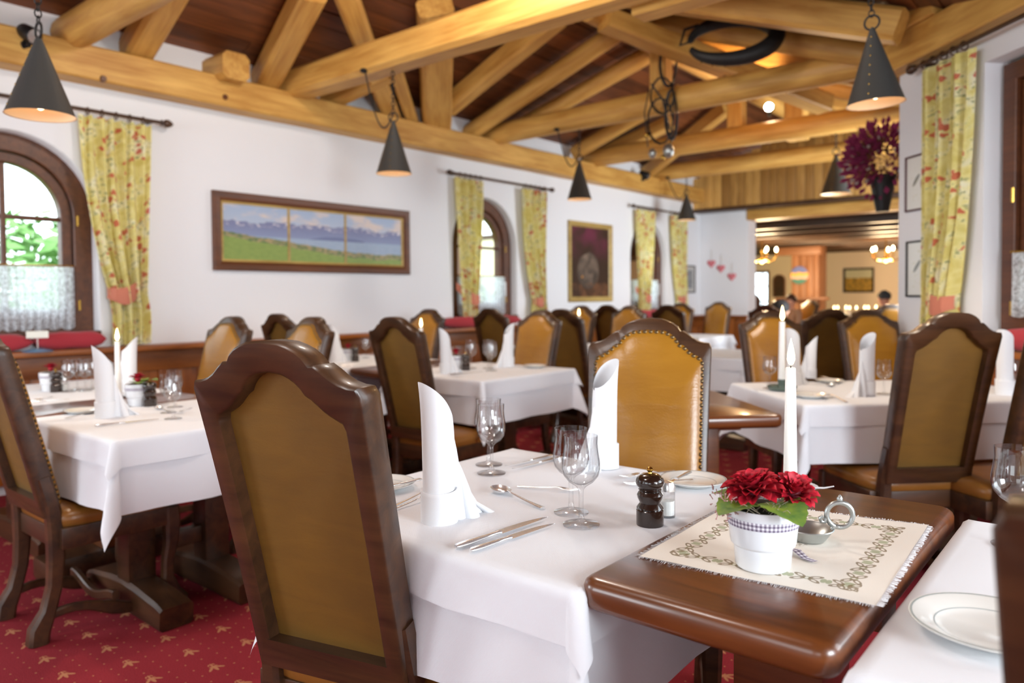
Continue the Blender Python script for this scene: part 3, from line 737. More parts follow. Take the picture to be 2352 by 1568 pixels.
# cushions on the window sills
def cushion(L, D, Hh, seed=0):
    m = MB(); n, k = 22, 16; rings = []; rr = random.Random(seed)
    for i in range(n+1):
        u = i/n; e = (1-abs(2*u-1)**5)**0.5 if 0 < i < n else 0.0; e = max(e, 0.12); ring = []
        for j in range(k):
            a = 2*PI*j/k; ca, sa = math.cos(a), math.sin(a); wob = 1+0.05*math.sin(u*17+a*3+seed)
            ring.append((L*(u-0.5), math.copysign(abs(ca)**0.7, ca)*D/2*(0.75+0.25*e), Hh/2+math.copysign(abs(sa)**0.8, sa)*Hh/2*e*wob))
        rings.append(ring)
    m.rings(rings, True, True, True); m.uv = [(p[0], p[1]+p[2]) for p in m.v]; return m.mesh('cushion', 'red_fabric')
for px0, px1, lab, sd in ((0, 70, 'short red bolster cushion under the first arched window, behind the blue stand', 1), (75, 236, 'long red bolster cushion under the first arched window, beside the yellow curtain', 2)):
    a = onx(px0, 795, XW+0.06).y - (0.5 if px0 == 0 else 0); b = onx(px1, 790, XW+0.06).y
    thing('red_cushion', lab, 'cushion', P('c', cushion(b-a, 0.13, 0.115, sd)), (XW+0.075, (a+b)/2, ZW), RL, group='red cushions under the windows')
for c, lab in ((6.05, 'red bolster cushion under the second arched window'), (9.7, 'red bolster cushion under the third arched window')):
    thing('red_cushion', lab, 'cushion', P('c', cushion(1.25, 0.13, 0.12, 3)), (XW+0.075, c, ZW), RL, group='red cushions under the windows')
thing('red_cushion', 'red bolster cushion under the tall rectangular window', 'cushion', P('c', cushion(1.2, 0.14, 0.13, 5)), dpt(1.62, 0.93, 0.07), -PI/4)
# ------------------------------------------------------------------ pictures
def frame_parts(w, h, fw, th, mat, canvas, inner=None, splits=()):
    """local x = width, z = height (origin at bottom left), -y into the room"""
    m = MB(); R = []
    for d, y in ((0, 0), (0, -th), (0.008, -th-0.006), (fw*0.55, -th+0.002), (fw, -th*0.45), (fw, 0)):
        R.append([(d, y, d), (w-d, y, d), (w-d, y, h-d), (d, y, h-d)])
    m.rings(R, True, loop=True); kids = [P('frame', m.mesh('frame', mat, True, 25))]
    d = fw
    if inner:
        g = MB(); R = []; e = inner
        for dd, y in ((fw-0.002, -0.004), (fw-0.002, -th*0.45-0.002), (fw+e, -th*0.3), (fw+e, -0.004)): R.append([(dd, y, dd), (w-dd, y, dd), (w-dd, y, h-dd), (dd, y, h-dd)])
        g.rings(R, True, loop=True); kids.append(P('inner_moulding', g.mesh('inner_moulding', 'gold_frame', True, 25))); d = fw+e
        for s in splits: g = MB(); g.box(s-e*0.7, s+e*0.7, -th*0.3, -0.004, fw, h-fw, 0.002); kids.append(P('divider', g.mesh('divider', 'gold_frame')))
    xs = [d]+[s+(inner or 0)*0.7*0 for s in splits]+[w-d]
    for a, b in zip(xs[:-1], xs[1:]):
        c = MB(); c.add([(a, -0.006, d), (b, -0.006, d), (b, -0.006, h-d), (a, -0.006, h-d)], [(0, 1, 2, 3)]); c.uv = [((p[0]-d)/(w-2*d), (p[2]-d)/(h-2*d)) for p in c.v]
        kids.append(P('canvas', c.mesh('canvas', canvas, False)))
    return kids
def landscape(name, seed, field=True):
    t = NT(name); u, v, z = t.xyz('UV'); uu = u*3.4
    n = t.noise(t.vec(uu, v*1.0, seed), 4.0, 4, 0.55); n2 = t.noise(t.vec(uu*2.0, v*4.0, seed+3.0), 5.0, 4, 0.6); r1 = t.noise(t.vec(uu, 0.0, seed+5.0), 2.6, 4, 0.6)
    cl = t.noise(t.vec(uu*1.0, v*2.0, seed+9.0), 2.2, 3, 0.5)
    sky = t.mix(cl.step(0.5, 0.66), t.mix(v, S(206, 210, 216), S(160, 178, 206)), S(214, 200, 194))
    mtop = r1*0.40+0.52-(u-0.55).abs()*0.06
    mtn = t.mix(n2.step(0.52, 0.62)*(v-mtop+0.12).step(0.0, 0.08), t.mix((v*4.0-1.6).sat(), S(138, 152, 186), S(124, 130, 166)), S(216, 208, 214))
    big = (((u-0.60)*(u-0.60)*9.0) + (v-0.36)*(v-0.36)*14.0 + n2*0.16).lt(0.42)*v.gt(0.42)
    c = t.mix(v.lt(mtop), sky, mtn); c = t.mix(big*0.75, c, S(104, 112, 152))
    lake = v.lt(0.44); c = t.mix(lake, c, t.mix(n2, S(140, 162, 190), S(172, 186, 204)))
    shore = (0.44-u*0.42).mx(0.15)+r1*0.16-0.02
    land = v.lt(shore); lc = t.mix(n2.step(0.4, 0.6), S(96, 120, 78), S(172, 152, 112)); c = t.mix(land, c, lc)
    fld = v.lt(shore-0.10-u*0.02+n*0.06-0.02); c = t.mix(fld, c, t.mix(n2, S(108, 138, 66), S(156, 172, 92)))
    t.col(c); t.set('Roughness', 0.55); M[name] = t.m
landscape('lake_painting', 2.0)
def dark_painting():
    t = NT('flower_painting'); u, v, z = t.xyz('UV'); w = t.vec(u, v, 0.0)
    n = t.noise(w, 5, 4, 0.6, 1.0); d = t.voronoi(w, 8); k = t.noise(w, 2.6, 2)
    bg = t.mix(v.step(0.45, 0.95)*k.step(0.35, 0.6), S(58, 42, 34), S(104, 44, 66))
    m1 = ((u-0.45)*(u-0.45)*5.0+(v-0.38)*(v-0.38)*6.0+n*0.3).lt(0.55)
    c = t.mix(m1, bg, t.ramp(n, [(0.3, S(48, 44, 40)), (0.6, S(112, 96, 84)), (0.75, S(176, 150, 130))]))
    fl = m1*d.lt(0.22)*k.gt(0.5); c = t.mix(fl, c, S(206, 140, 52)); c = t.mix((v.lt(0.2))*n.step(0.4, 0.6), c, S(110, 74, 52))
    t.col(c); t.set('Roughness', 0.35); M['flower_painting'] = t.m
dark_painting()
def meadow():
    t = NT('meadow_painting'); u, v, z = t.xyz('UV'); w = t.vec(u, v, 0.0); n = t.noise(w, 7, 4, 0.6)
    c = t.mix((v+n*0.2).lt(0.72), S(206, 206, 170), t.ramp(n, [(0.35, S(120, 104, 40)), (0.65, S(210, 164, 52))])); t.col(c); t.set('Roughness', 0.6); M['meadow_painting'] = t.m
meadow()
def birds():
    t = NT('bird_print'); u, v, z = t.xyz('UV'); r = t.rnd(); n = t.noise(t.vec(u*1.0+r*3.0, v, 0.0), 14, 3, 0.6)
    def blob(cx, cy, rx, ry, rot):
        c, s_ = math.cos(rot), math.sin(rot); du = u-cx; dv = v-cy; p = (du*c+dv*s_)/rx; q = (dv*c-du*s_)/ry; return (p*p+q*q+n*0.8).lt(1.3)
    c = t.mix(blob(0.42, 0.55, 0.20, 0.05, 0.6)*0.8, S(232, 232, 226), S(96, 100, 92)); c = t.mix(blob(0.68, 0.42, 0.06, 0.13, 0.4)*0.8, c, S(150, 92, 92))
    c = t.mix((n.step(0.58, 0.66))*((u-0.5).abs().lt(0.3))*((v-0.5).abs().lt(0.35))*0.5, c, S(190, 184, 120)); t.col(c); t.set('Roughness', 0.25); M['bird_print'] = t.m
    t = NT('grey_print'); u, v, z = t.xyz('UV'); n = t.noise(t.vec(u, v, 0.0), 9, 4); inn = ((u-0.5).abs().lt(0.30))*((v-0.5).abs().lt(0.36))
    t.col(t.mix(inn, S(190, 188, 184), t.ramp(n, [(0.35, S(96, 98, 100)), (0.65, S(160, 162, 164))]))); M['grey_print'] = t.m
birds()
y0, y1 = 3.02, 5.06
sp = [onx(667, 540, XW+0.03).y-y0, onx(797, 545, XW+0.03).y-y0]
thing('landscape_picture', 'wide three-panel lake landscape in a brown wooden frame', 'painting', frame_parts(y1-y0, 0.62, 0.075, 0.035, 'frame_wood', 'lake_painting', 0.016, sp), (XW, y0, 1.46), RL)
thing('flower_picture', 'tall dark flower painting in a pale gold frame', 'painting', frame_parts(1.0, 1.03, 0.065, 0.035, 'gold_frame', 'flower_painting'), (XW, 7.76, 1.16), RL)
thing('small_picture', 'small grey print in a thin black frame beside the third arched window', 'picture', frame_parts(0.35, 0.44, 0.02, 0.015, 'black_print', 'grey_print'), (XW, 10.93, 1.27), RL)
thing('bird_picture', 'bird print in a thin maroon frame, above the black framed bird print', 'picture', frame_parts(0.255, 0.36, 0.012, 0.014, 'maroon_wood', 'bird_print'), dpt(0.085, 1.775), -PI/4)
thing('bird_picture', 'bird print in a thin black frame, below the maroon framed bird print', 'picture', frame_parts(0.255, 0.365, 0.012, 0.014, 'black_print', 'bird_print'), dpt(0.10, 1.215), -PI/4)
# hanging hearts on the white pier
def heart(w):
    m = MB(); n = 22; pts = []
    for i in range(n):
        a = 2*PI*i/n; pts.append((16*math.sin(a)**3/34*w, (13*math.cos(a)-5*math.cos(2*a)-2*math.cos(3*a)-math.cos(4*a))/34*w))
    R = []
    for s, y in ((1, 0.0), (1, -0.012), (0.8, -0.022), (0.3, -0.027)): R.append([(p[0]*s, y, p[1]*s) for p in pts])
    m.rings(R, True, True, True); return m.mesh('heart', 'heart_pink')
hm = heart(0.15); st = MB(); st.tube([(0, -0.01, 0.03), (0, -0.008, 0.22)], 0.0025, 5); stm = st.mesh('hanging_string', 'string')
for px, py, lab in ((1634, 605, 'highest pink fabric heart hanging on the white pier'), (1656, 616, 'middle pink fabric heart hanging on the white pier'), (1681, 635, 'lowest pink fabric heart hanging on the white pier, next to the opening')):
    p = ony(px, py, YF); thing('heart_ornament', lab, 'ornament', [P('heart', hm), P('hanging_string', stm)], p, 0, group='pink hearts on the pier')
# ------------------------------------------------------------------ cone pendant lamps
def lamp_parts(d, h, drop, cable=0):
    m = MB(); R = d/2; n = 28; tip = 0.10*R
    m.lathe([(tip*0.4, h+0.012), (tip, h), (R, 0.0), (R+0.003, -0.002)], n); sh = m
    inn = MB(); inn.lathe([(R+0.003, -0.002), (R-0.003, 0.0), (tip*0.7, h-0.01)], n)
    rv = MB()
    for i in range(7): t = (i+0.6)/7.4; r = tip+(R-tip)*(1-t); rv.sphere((0, -r*1.0, h*t), 0.004, 6, 4)
    kids = [P('shade', sh.mesh('shade', 'lamp_tin'), [P('rivet', rv.mesh('rivet', 'brass'))]), P('shade_lining', inn.mesh('shade_lining', 'lamp_inside'))]
    g = MB(); g.torus((0, 0, h+0.035), 0.034, 0.005, 'y', 18, 6); kids.append(P('ring', g.mesh('ring', 'iron')))
    c = MB(); z = h+0.066; k = 0
    while z < h+drop:
        c.torus((0, 0, z+0.012), 0.013, 0.0032, 'x' if k % 2 else 'y', 10, 5, 1.3); z += 0.027; k += 1
    kids.append(P('chain', c.mesh('chain', 'iron')))
    b = MB(); b.lathe([(0.0, 0.02), (0.02, 0.03), (0.028, 0.055), (0.022, 0.085), (0.012, 0.11), (0.012, 0.15), (0, 0.15)], 12); kids.append(P('bulb', b.mesh('bulb', 'lamp_bulb')))
    if cable:
        cb = MB(); pts = []
        for i in range(19):
            t = i/18; pts.append((-cable*t*0.72, cable*t*0.1, h+0.06+(drop-0.06)*(t**2.2)-0.16*math.sin(PI*t)*(1-0.25*t)))
        cb.tube(pts, 0.006, 6); cb.sphere((-cable*0.75, cable*0.1, h+drop), 0.03, 8, 6, sz=0.6); kids.append(P('cable', cb.mesh('cable', 'iron')))
    return kids
def pendant(label, loc, d, h, drop, cable=0, tilt=None, w=9, rz=0):
    o = thing('pendant_lamp', label, 'lamp', lamp_parts(d, h, drop, cable), loc, rz, rot=tilt, group='cone pendant lamps')
    ld = bpy.data.lights.new('pendant_bulb', 'SPOT'); ld.energy = w; ld.color = (1.0, 0.84, 0.66); ld.shadow_soft_size = 0.03; ld.spot_size = math.radians(120); ld.spot_blend = 0.6
    l = bpy.data.objects.new('pendant_bulb', ld); COL.objects.link(l); l.parent = o; l.location = (0, 0, 0.015)
    return o
pendant('grey tin cone lamp hanging in front of the first arched window', (-3.537, 1.181, 2.01), 0.26, 0.315, 0.58, w=28)
pendant('grey tin cone lamp hanging between the triptych and the second arched window', (-4.215, 3.72, 2.145), 0.257, 0.375, 0.39, 0.30, w=28, rz=0.6)
pendant('grey tin cone lamp hanging over the flower painting', (-4.31, 6.24, 2.20), 0.243, 0.375, 0.33, 0.30, w=24, rz=0.6)
pendant('grey tin cone lamp hanging at the third arched window', (-4.96, 9.84, 2.30), 0.265, 0.36, 0.25, 0.35, w=12, rz=0.6)
pendant('grey tin cone lamp hanging in front of the boarded gable', (-2.43, 8.16, 2.27), 0.29, 0.40, 0.24, w=20)
pendant('grey tin cone lamp hanging beside the diagonal wall, by the rectangular window', (-0.998, 3.969, 2.16), 0.262, 0.355, 0.37, w=40, tilt=(0.035, -0.04, 0))
# spot lamps on the timbers
def spot_parts():
    m = MB(); m.lathe([(0, -0.09), (0.03, -0.088), (0.048, -0.06), (0.05, 0.05), (0.046, 0.056)], 16)
    f = MB(); f.lathe([(0.046, 0.045), (0, 0.047)], 16); k = MB(); k.box(-0.012, 0.012, -0.075, -0.045, -0.03, 0.03, 0.004); k.lathe([(0, -0.02), (0.028, -0.02), (0.028, 0.0), (0, 0.0)], 12, (0, -0.075, 0))
    return m.mesh('housing', 'black_metal'), f, k.mesh('bracket', 'black_metal')
hs, fc, bk = spot_parts(); fm_on = fc.mesh('lamp_face', 'spot_face'); fc2 = MB(); fc2.lathe([(0.046, 0.045), (0, 0.047)], 16); fm_off = fc2.mesh('lamp_face', 'silver')
def spotlamp(label, loc, aim, on, power=0, cone=100):
    d = (Vector(aim)-Vector(loc)).normalized(); e = d.to_track_quat('Z', 'Y').to_euler()
    o = thing('spot_lamp', label, 'lamp', [P('housing', hs), P('lamp_face', fm_on if on else fm_off), P('bracket', bk)], loc, rot=e)
    if power:
        ld = bpy.data.lights.new('spot_bulb', 'SPOT'); ld.energy = power; ld.color = (1.0, 0.62, 0.3); ld.shadow_soft_size = 0.04; ld.spot_size = math.radians(cone); ld.spot_blend = 0.7
        l = bpy.data.objects.new('spot_bulb', ld); COL.objects.link(l); l.parent = o; l.location = (0, 0, 0.065); l.rotation_euler = (PI, 0, 0)
spotlamp('lit black spot lamp shining among the roof timbers', ony(1767, 247, 8.32), (-1.0, 0, 2.6), True, 60)
spotlamp('black spot lamp behind the horse collar, lighting the ridge', (-2.85, 6.45, 3.22), (-3.3, 7.6, 3.9), True, 110, 150)
p = onx(68, 78, XW+0.22); spotlamp('unlit black spot lamp on the wall plate above the first arched window', p, p+Vector((1, 0.3, -0.5)), False)
p = onx(1482, 402, XW+0.22); spotlamp('unlit black spot lamp on the wall plate before the third arched window', p, p+Vector((1, 0.3, -0.5)), False)
# ------------------------------------------------------------------ horse harness and collar on the tie beam
def collar():
    """padded U, open end to the left, laid in the local XY plane"""
    m = MB(); R = []; n = 44; cl = []
    for i in range(n+1):
        a = math.radians(168)*(1-2*i/n); k = abs(1-2*i/n)
        x = 0.33*math.cos(a)*(1.0 if math.cos(a) > 0 else 1.15); y = 0.205*math.sin(a)*(1+0.12*k); r = 0.07-0.045*k**2.5; cl.append((Vector((x, y, 0)), r))
    for i, (c, r) in enumerate(cl):
        t_ = (cl[min(i+1, n)][0]-cl[max(i-1, 0)][0]).normalized(); d = Vector((t_.y, -t_.x, 0)); R.append([c+d*(r*math.cos(2*PI*j/10))+Vector((0, 0, 1.1*r*math.sin(2*PI*j/10))) for j in range(10)])
    m.rings(R, True, True, True); st = MB()
    for i in range(4, n-3, 2): c, r = cl[i]; st.sphere((c.x, c.y, -r*1.08), 0.012, 6, 4); st.sphere((c.x*1.1, c.y*1.14, -r*0.85), 0.009, 6, 4)
    b = MB(); b.tube([(-0.34, 0.05, 0), (-0.46, 0.0, 0.02), (-0.40, 0.16, 0.03), (-0.28, 0.22, 0.0)], 0.013, 6)
    return [P('padding', m.mesh('padding', 'iron')), P('stud', st.mesh('stud', 'brass'), kind='stuff'), P('strap', b.mesh('strap', 'iron'))]
pc = ony(1690, 88, 5.62)
thing('horse_collar', 'studded black horse collar lying on the tie beam', 'horse collar', collar(), pc, rot=(math.radians(62), math.radians(-6), PSI-0.15), scale=0.92)
def harness():
    kids = []
    def strap(pts, r=0.014, fl=0.4, mat='iron', nm='strap'):
        m = MB(); m.tube(pts, r, 6, flat=fl); kids.append(P(nm, m.mesh(nm, mat)))
    def loop(cx, cz, rx, rz_, y=0, r=0.015): strap([(cx+rx*math.cos(2*PI*i/16), y+0.02*math.sin(i), cz+rz_*math.sin(2*PI*i/16)) for i in range(17)], r, 0.6)
    loop(0.05, 0.22, 0.07, 0.20); loop(0.0, -0.05, 0.10, 0.16, 0.03); loop(-0.02, -0.28, 0.11, 0.20, 0.0); loop(0.08, -0.22, 0.05, 0.22, 0.04)
    strap([(-0.12, 0, 0.0), (-0.16, 0, -0.2), (-0.13, 0, -0.5)]); strap([(0.09, 0.0, 0.1), (0.10, 0, -0.2), (0.07, 0, -0.52)]); strap([(-0.1, 0, 0.05), (0.0, -0.02, -0.1), (0.06, -0.02, -0.36)], 0.022)
    for x, z, r in ((-0.09, -0.56, 0.035), (-0.14, -0.40, 0.022), (0.05, -0.54, 0.05), (0.0, -0.60, 0.02)):
        m = MB(); m.sphere((x, 0, z), r, 10, 7, sz=1.3); kids.append(P('bell', m.mesh('bell', 'pewter' if r > 0.03 else 'brass')))
    return kids
thing('horse_harness', 'black leather horse harness with bells hanging over the tie beam', 'harness', harness(), ony(1522, 205, 6.02), 0.6)
# dried flower bouquet on the hidden side wall
def bouquet():
    rr = random.Random(5); kids = []
    v = MB(); v.lathe([(0.0, -0.42), (0.05, -0.42), (0.10, -0.16), (0.11, -0.12), (0.09, -0.12)], 16); kids.append(P('vase', v.mesh('vase', 'black_metal')))
    for nm, mat, n, r0, l in (('flower_spray', plain('dry_purple', S(150, 48, 92), 0.9).m, 420, 0.30, 0.075), ('white_flowers', plain('dry_white', S(214, 200, 192), 0.9).m, 90, 0.26, 0.05), ('brown_flowers', plain('dry_brown', S(130, 78, 54), 0.9).m, 140, 0.2, 0.06)):
        m = MB()
        for i in range(n):
            d = Vector((rr.gauss(-0.35, 0.7), rr.gauss(-0.2, 0.6), rr.gauss(0.25, 0.6))).normalized(); c = d*r0*(0.4+0.6*rr.random()); s = Vector((rr.random()-0.5, rr.random()-0.5, rr.random()-0.5)).normalized()
            w = d.cross(s).normalized()*l*0.3; e = c+d*l
            m.add([c, c+d*l*0.5+w, e, c+d*l*0.5-w], [(0, 1, 2, 3)]); m.add([c+s*0.01, c+d*l*0.5+s*l*0.3, e, c+d*l*0.5-s*l*0.3], [(0, 1, 2, 3)])
        kids.append(P(nm, m.mesh(nm, mat, False), kind='stuff'))
    st = MB(); st.tube([(0.13, 0, -0.2), (0.36, 0, -0.2)], 0.012, 6); kids.append(P('wall_bracket', st.mesh('wall_bracket', 'iron')))
    return kids
thing('dried_bouquet', 'dried purple flower bouquet in a dark wall vase beside the diagonal wall', 'bouquet', bouquet(), (-1.64, 6.75, 2.33), 0)
# small stand with a card on the panelling cap
m = MB(); m.lathe([(0.0, 0.02), (0.03, 0.018), (0.085, 0.004), (0.087, 0.0), (0.0, 0.0)], 20); s1 = m.mesh('stand_base', 'blue_lamp')
m = MB(); m.tube([(0, 0, 0.015), (0, 0, 0.09)], 0.004, 6); s2 = m.mesh('stem', 'silver')
m = MB(); m.box(-0.06, 0.06, -0.002, 0.002, 0.085, 0.13); s3 = m.mesh('card', 'card', False)
p = onx(80, 800, XW+0.12)
thing('card_stand', 'small card on a stand with a blue base in front of the red cushion', 'card stand', [P('stand_base', s1), P('stem', s2), P('card', s3)], (XW+0.17, p.y, ZW+0.0), 1.2)
# ------------------------------------------------------------------ chairs (origin on the floor under the seat, facing +Y)
def resample(pts, n):
    L = [0]
    for a, b in zip(pts[:-1], pts[1:]): L.append(L[-1]+math.dist(a, b))
    out = []; j = 0
    for i in range(n):
        t = L[-1]*i/(n-1)
        while j < len(L)-2 and L[j+1] < t: j += 1
        f = (t-L[j])/max(1e-9, L[j+1]-L[j]); out.append((pts[j][0]+(pts[j+1][0]-pts[j][0])*f, pts[j][1]+(pts[j+1][1]-pts[j][1])*f))
    return out
OUT = [(0.200, 0.480), (0.204, 0.70), (0.210, 0.92), (0.2145, 1.04), (0.2145, 1.062), (0.206, 1.0685), (0.190, 1.069), (0.172, 1.073), (0.155, 1.081), (0.140, 1.091), (0.127, 1.103), (0.119, 1.108), (0.1135, 1.106), (0.1115, 1.099), (0.107, 1.106), (0.092, 1.126), (0.070, 1.138), (0.040, 1.147), (0.0, 1.150)]
INN = [(0.158, 0.545), (0.160, 0.70), (0.162, 0.88), (0.164, 0.985), (0.160, 0.999), (0.145, 1.006), (0.125, 1.016), (0.108, 1.029), (0.098, 1.040), (0.090, 1.043), (0.083, 1.044), (0.078, 1.052), (0.068, 1.066), (0.052, 1.078), (0.030, 1.087), (0.0, 1.090)]
OUT = [(x*0.935, z+0.013 if z > 0.6 else z-0.03) for x, z in OUT]; INN = [(x*0.935, z+0.013 if z > 0.6 else z-0.03) for x, z in INN]
def sym(h, n): r = resample(h, n); return [(x, z) for x, z in r]+[(-x, z) for x, z in reversed(r[:-1])]
def rake(y, z): t = (z-0.46); return y-0.235*t-0.03*t*t
def shrink(loop, k, zc=0.78): return [(x*k, zc+(z-zc)*k) for x, z in loop]
def inset(loop, d):
    """offset an open outline (bottom right, over the crown, bottom left) inwards"""
    n = len(loop); out = []
    for i, (x, z) in enumerate(loop):
        a = loop[max(i-1, 0)]; b = loop[min(i+1, n-1)]; tx, tz = b[0]-a[0], b[1]-a[1]; L = math.hypot(tx, tz) or 1
        out.append((x-tz/L*d, z+tx/L*d))
    return out
def chair_parts():
    kids = []; N = 46; o = sym(OUT, N); i_ = sym(INN, N); yb, yf = -0.042, 0.024
    def L(loop, y): return [(x, rake(-0.205+y, z), z) for x, z in loop]
    m = MB(); oi = inset(o, -0.005) if inset(o, 0.005)[5][0] > o[5][0] else inset(o, 0.005); io = inset(i_, 0.005) if inset(i_, 0.005)[5][0] > i_[5][0] else inset(i_, -0.005)
    m.rings([L(i_, yb+0.036), L(i_, yb+0.004), L(io, yb), L(oi, yb), L(o, yb+0.006), L(o, yf-0.006), L(oi, yf), L(i_, yf)], True, loop=True)
    kids.append(P('back_frame', m.mesh('back_frame', 'chair_wood', True, 50)))
    m = MB(); big = [(x*1.02, z) for x, z in i_]
    m.add(L(big, yb+0.034), [tuple(range(len(big)))]); kids.append(P('back_panel', m.mesh('back_panel', 'back_vinyl', False)))
    # leather pad on the front, nailed round the edge
    FR = [(0.168, 0.485)]+[(x+0.022 if x > 0.01 else x, z+0.022) for x, z in INN[1:]]
    f = sym(FR, N); m = MB(); R = []
    for k, y in ((1.0, 0.0), (0.985, 0.008), (0.93, 0.016), (0.80, 0.024), (0.55, 0.031), (0.25, 0.034), (0.02, 0.034)): R.append(L(shrink(f, k), yf+y))
    m.rings(R, True, cap1=True); kids.append(P('leather_pad', m.mesh('leather_pad', 'leather', True, 80)))
    nm = MB(); fr = sym(FR, 120); fr = shrink(fr, 0.982); d = 0.0; last = None
    for a, b in zip(fr[:-1], fr[1:]):
        d += math.dist(a, b)
        if d >= 0.0175:
            d = 0; x, z = b; c = (x, rake(-0.205+yf+0.008, z), z)
            nm.sphere(c, 0.0070, 7, 5, sy=0.8)
    kids.append(P('nailhead_trim', nm.mesh('nailhead_trim', 'nail_bronze'), kind='stuff'))
    # seat
    m = MB(); n = 28; R = []
    def sup(k, z): 
        pts = []
        for j in range(n*2):
            a = 2*PI*j/(n*2); c, s = math.cos(a), math.sin(a); e = 0.32
            y = math.copysign(abs(s)**e, s)*0.225+0.01; w = 0.218+0.022*(y+0.2)/0.4
            pts.append((math.copysign(abs(c)**e, c)*w*k, (y-0.01)*k+0.01, z))
        return pts
    for k, z in ((0.97, 0.405), (1.0, 0.415), (1.005, 0.435), (0.985, 0.455), (0.93, 0.468), (0.75, 0.477), (0.4, 0.482), (0.03, 0.483)): R.append(sup(k, z))
    m.rings(R, True, True, True); kids.append(P('seat', m.mesh('seat', 'seat_leather', True, 60)))
    m = MB()
    for s in (-1, 1): m.box(s*0.215-0.016, s*0.215+0.016, -0.20, 0.215, 0.335, 0.41, 0.004)
    m.box(-0.205, 0.205, 0.195, 0.225, 0.335, 0.41, 0.004); m.box(-0.2, 0.2, -0.215, -0.19, 0.335, 0.41, 0.004)
    kids.append(P('apron', m.mesh('apron', 'chair_wood')))
    for s in (-1, 1):
        m = MB(); x = s*0.212     # front leg, bone shaped
        m.bar([(x, 0.205, 0.405), (x, 0.207, 0.33), (x, 0.203, 0.26), (x, 0.188, 0.19), (x, 0.186, 0.12), (x, 0.205, 0.06), (x, 0.225, 0.025), (x, 0.228, 0.0)], [0.05, 0.052, 0.046, 0.042, 0.042, 0.05, 0.06, 0.056], [0.056, 0.06, 0.05, 0.042, 0.044, 0.056, 0.075, 0.07], (1, 0, 0), 0.2)
        kids.append(P('leg', m.mesh('leg', 'chair_wood')))
        m = MB(); x = s*0.176
        m.bar([(x, rake(-0.208, 0.60), 0.60), (x, rake(-0.208, 0.48), 0.48), (x, -0.206, 0.40), (x, -0.205, 0.30), (x, -0.212, 0.20), (x, -0.235, 0.11), (x, -0.265, 0.05), (x, -0.272, 0.0)], [0.036, 0.044, 0.05, 0.05, 0.046, 0.046, 0.054, 0.056], [0.045, 0.05, 0.056, 0.056, 0.05, 0.05, 0.07, 0.068], (1, 0, 0), 0.2)
        kids.append(P('leg', m.mesh('leg', 'chair_wood')))
        m = MB(); pts = []; W = []
        for q in range(15):
            t = q/14; pts.append((s*(0.178+0.034*t), -0.24+0.45*t, 0.085+0.028*math.sin(t*PI*2.0+0.2)-0.02*math.sin(t*PI))); W.append(0.03+0.02*math.exp(-((t-0.5)/0.14)**2))
        m.bar(pts, 0.026, W, (1, 0, 0), 0.2); kids.append(P('stretcher', m.mesh('stretcher', 'chair_wood')))
    m = MB(); pts = [(-0.205+0.41*q/12, -0.01, 0.085+0.02*math.cos(q/12*2*PI)) for q in range(13)]; m.bar(pts, 0.026, 0.035, (0, 1, 0), 0.2); kids.append(P('stretcher', m.mesh('stretcher', 'chair_wood')))
    return kids
CH = chair_parts()
TOPY = -0.205-0.235*0.61-0.011     # local y of the shoulders
def chair(label, top, deg, sz=1.0, group='carved chairs with mustard leather'):
    """top: ground position under the shoulders"""
    a = math.radians(deg); bx = top[0]+math.sin(a)*TOPY; by = top[1]-math.cos(a)*TOPY
    return thing('dining_chair', label, 'chair', CH, (bx, by, 0), a, 0.975 if math.hypot(*top) > 4.0 else 1.0, group)
def pxY(px, Y): p = ony(px, 700, Y); return (p.x, p.y)
def pxD(px, D): p = atd(px, 700, D); return (p.x, p.y)
# ------------------------------------------------------------------ tables and cloths
def table_parts(w, d, post=0.11, top=0.742):
    m = MB(); m.box(-w/2, w/2, -d/2, d/2, top-0.045, top, 0.01); kids = [P('tabletop', m.mesh('tabletop', 'table_wood'))]
    s = max(0.0, d/2-0.22)
    for sy in (-s, s):
        m = MB(); m.box(-post/2, post/2, sy-post/2, sy+post/2, 0.07, top-0.045, 0.01); kids.append(P('post', m.mesh('post', 'chair_wood')))
        m = MB(); hd = w/2-0.05
        m.bar([(-hd, sy, 0.045), (-hd*0.86, sy, 0.05), (-hd*0.35, sy, 0.06), (0, sy, 0.064), (hd*0.35, sy, 0.06), (hd*0.86, sy, 0.05), (hd, sy, 0.045)], 0.13, [0.086, 0.10, 0.12, 0.128, 0.12, 0.10, 0.086], (0, 1, 0), 0.12); kids.append(P('foot', m.mesh('foot', 'chair_wood')))
        m = MB(); m.box(-hd*0.8, hd*0.8, sy-post/2, sy+post/2, top-0.1, top-0.045, 0.01); kids.append(P('bearer', m.mesh('bearer', 'chair_wood')))
    m = MB(); m.box(-0.025, 0.025, -s, s, 0.20, 0.27, 0.008); kids.append(P('stretcher', m.mesh('stretcher', 'chair_wood')))
    return kids
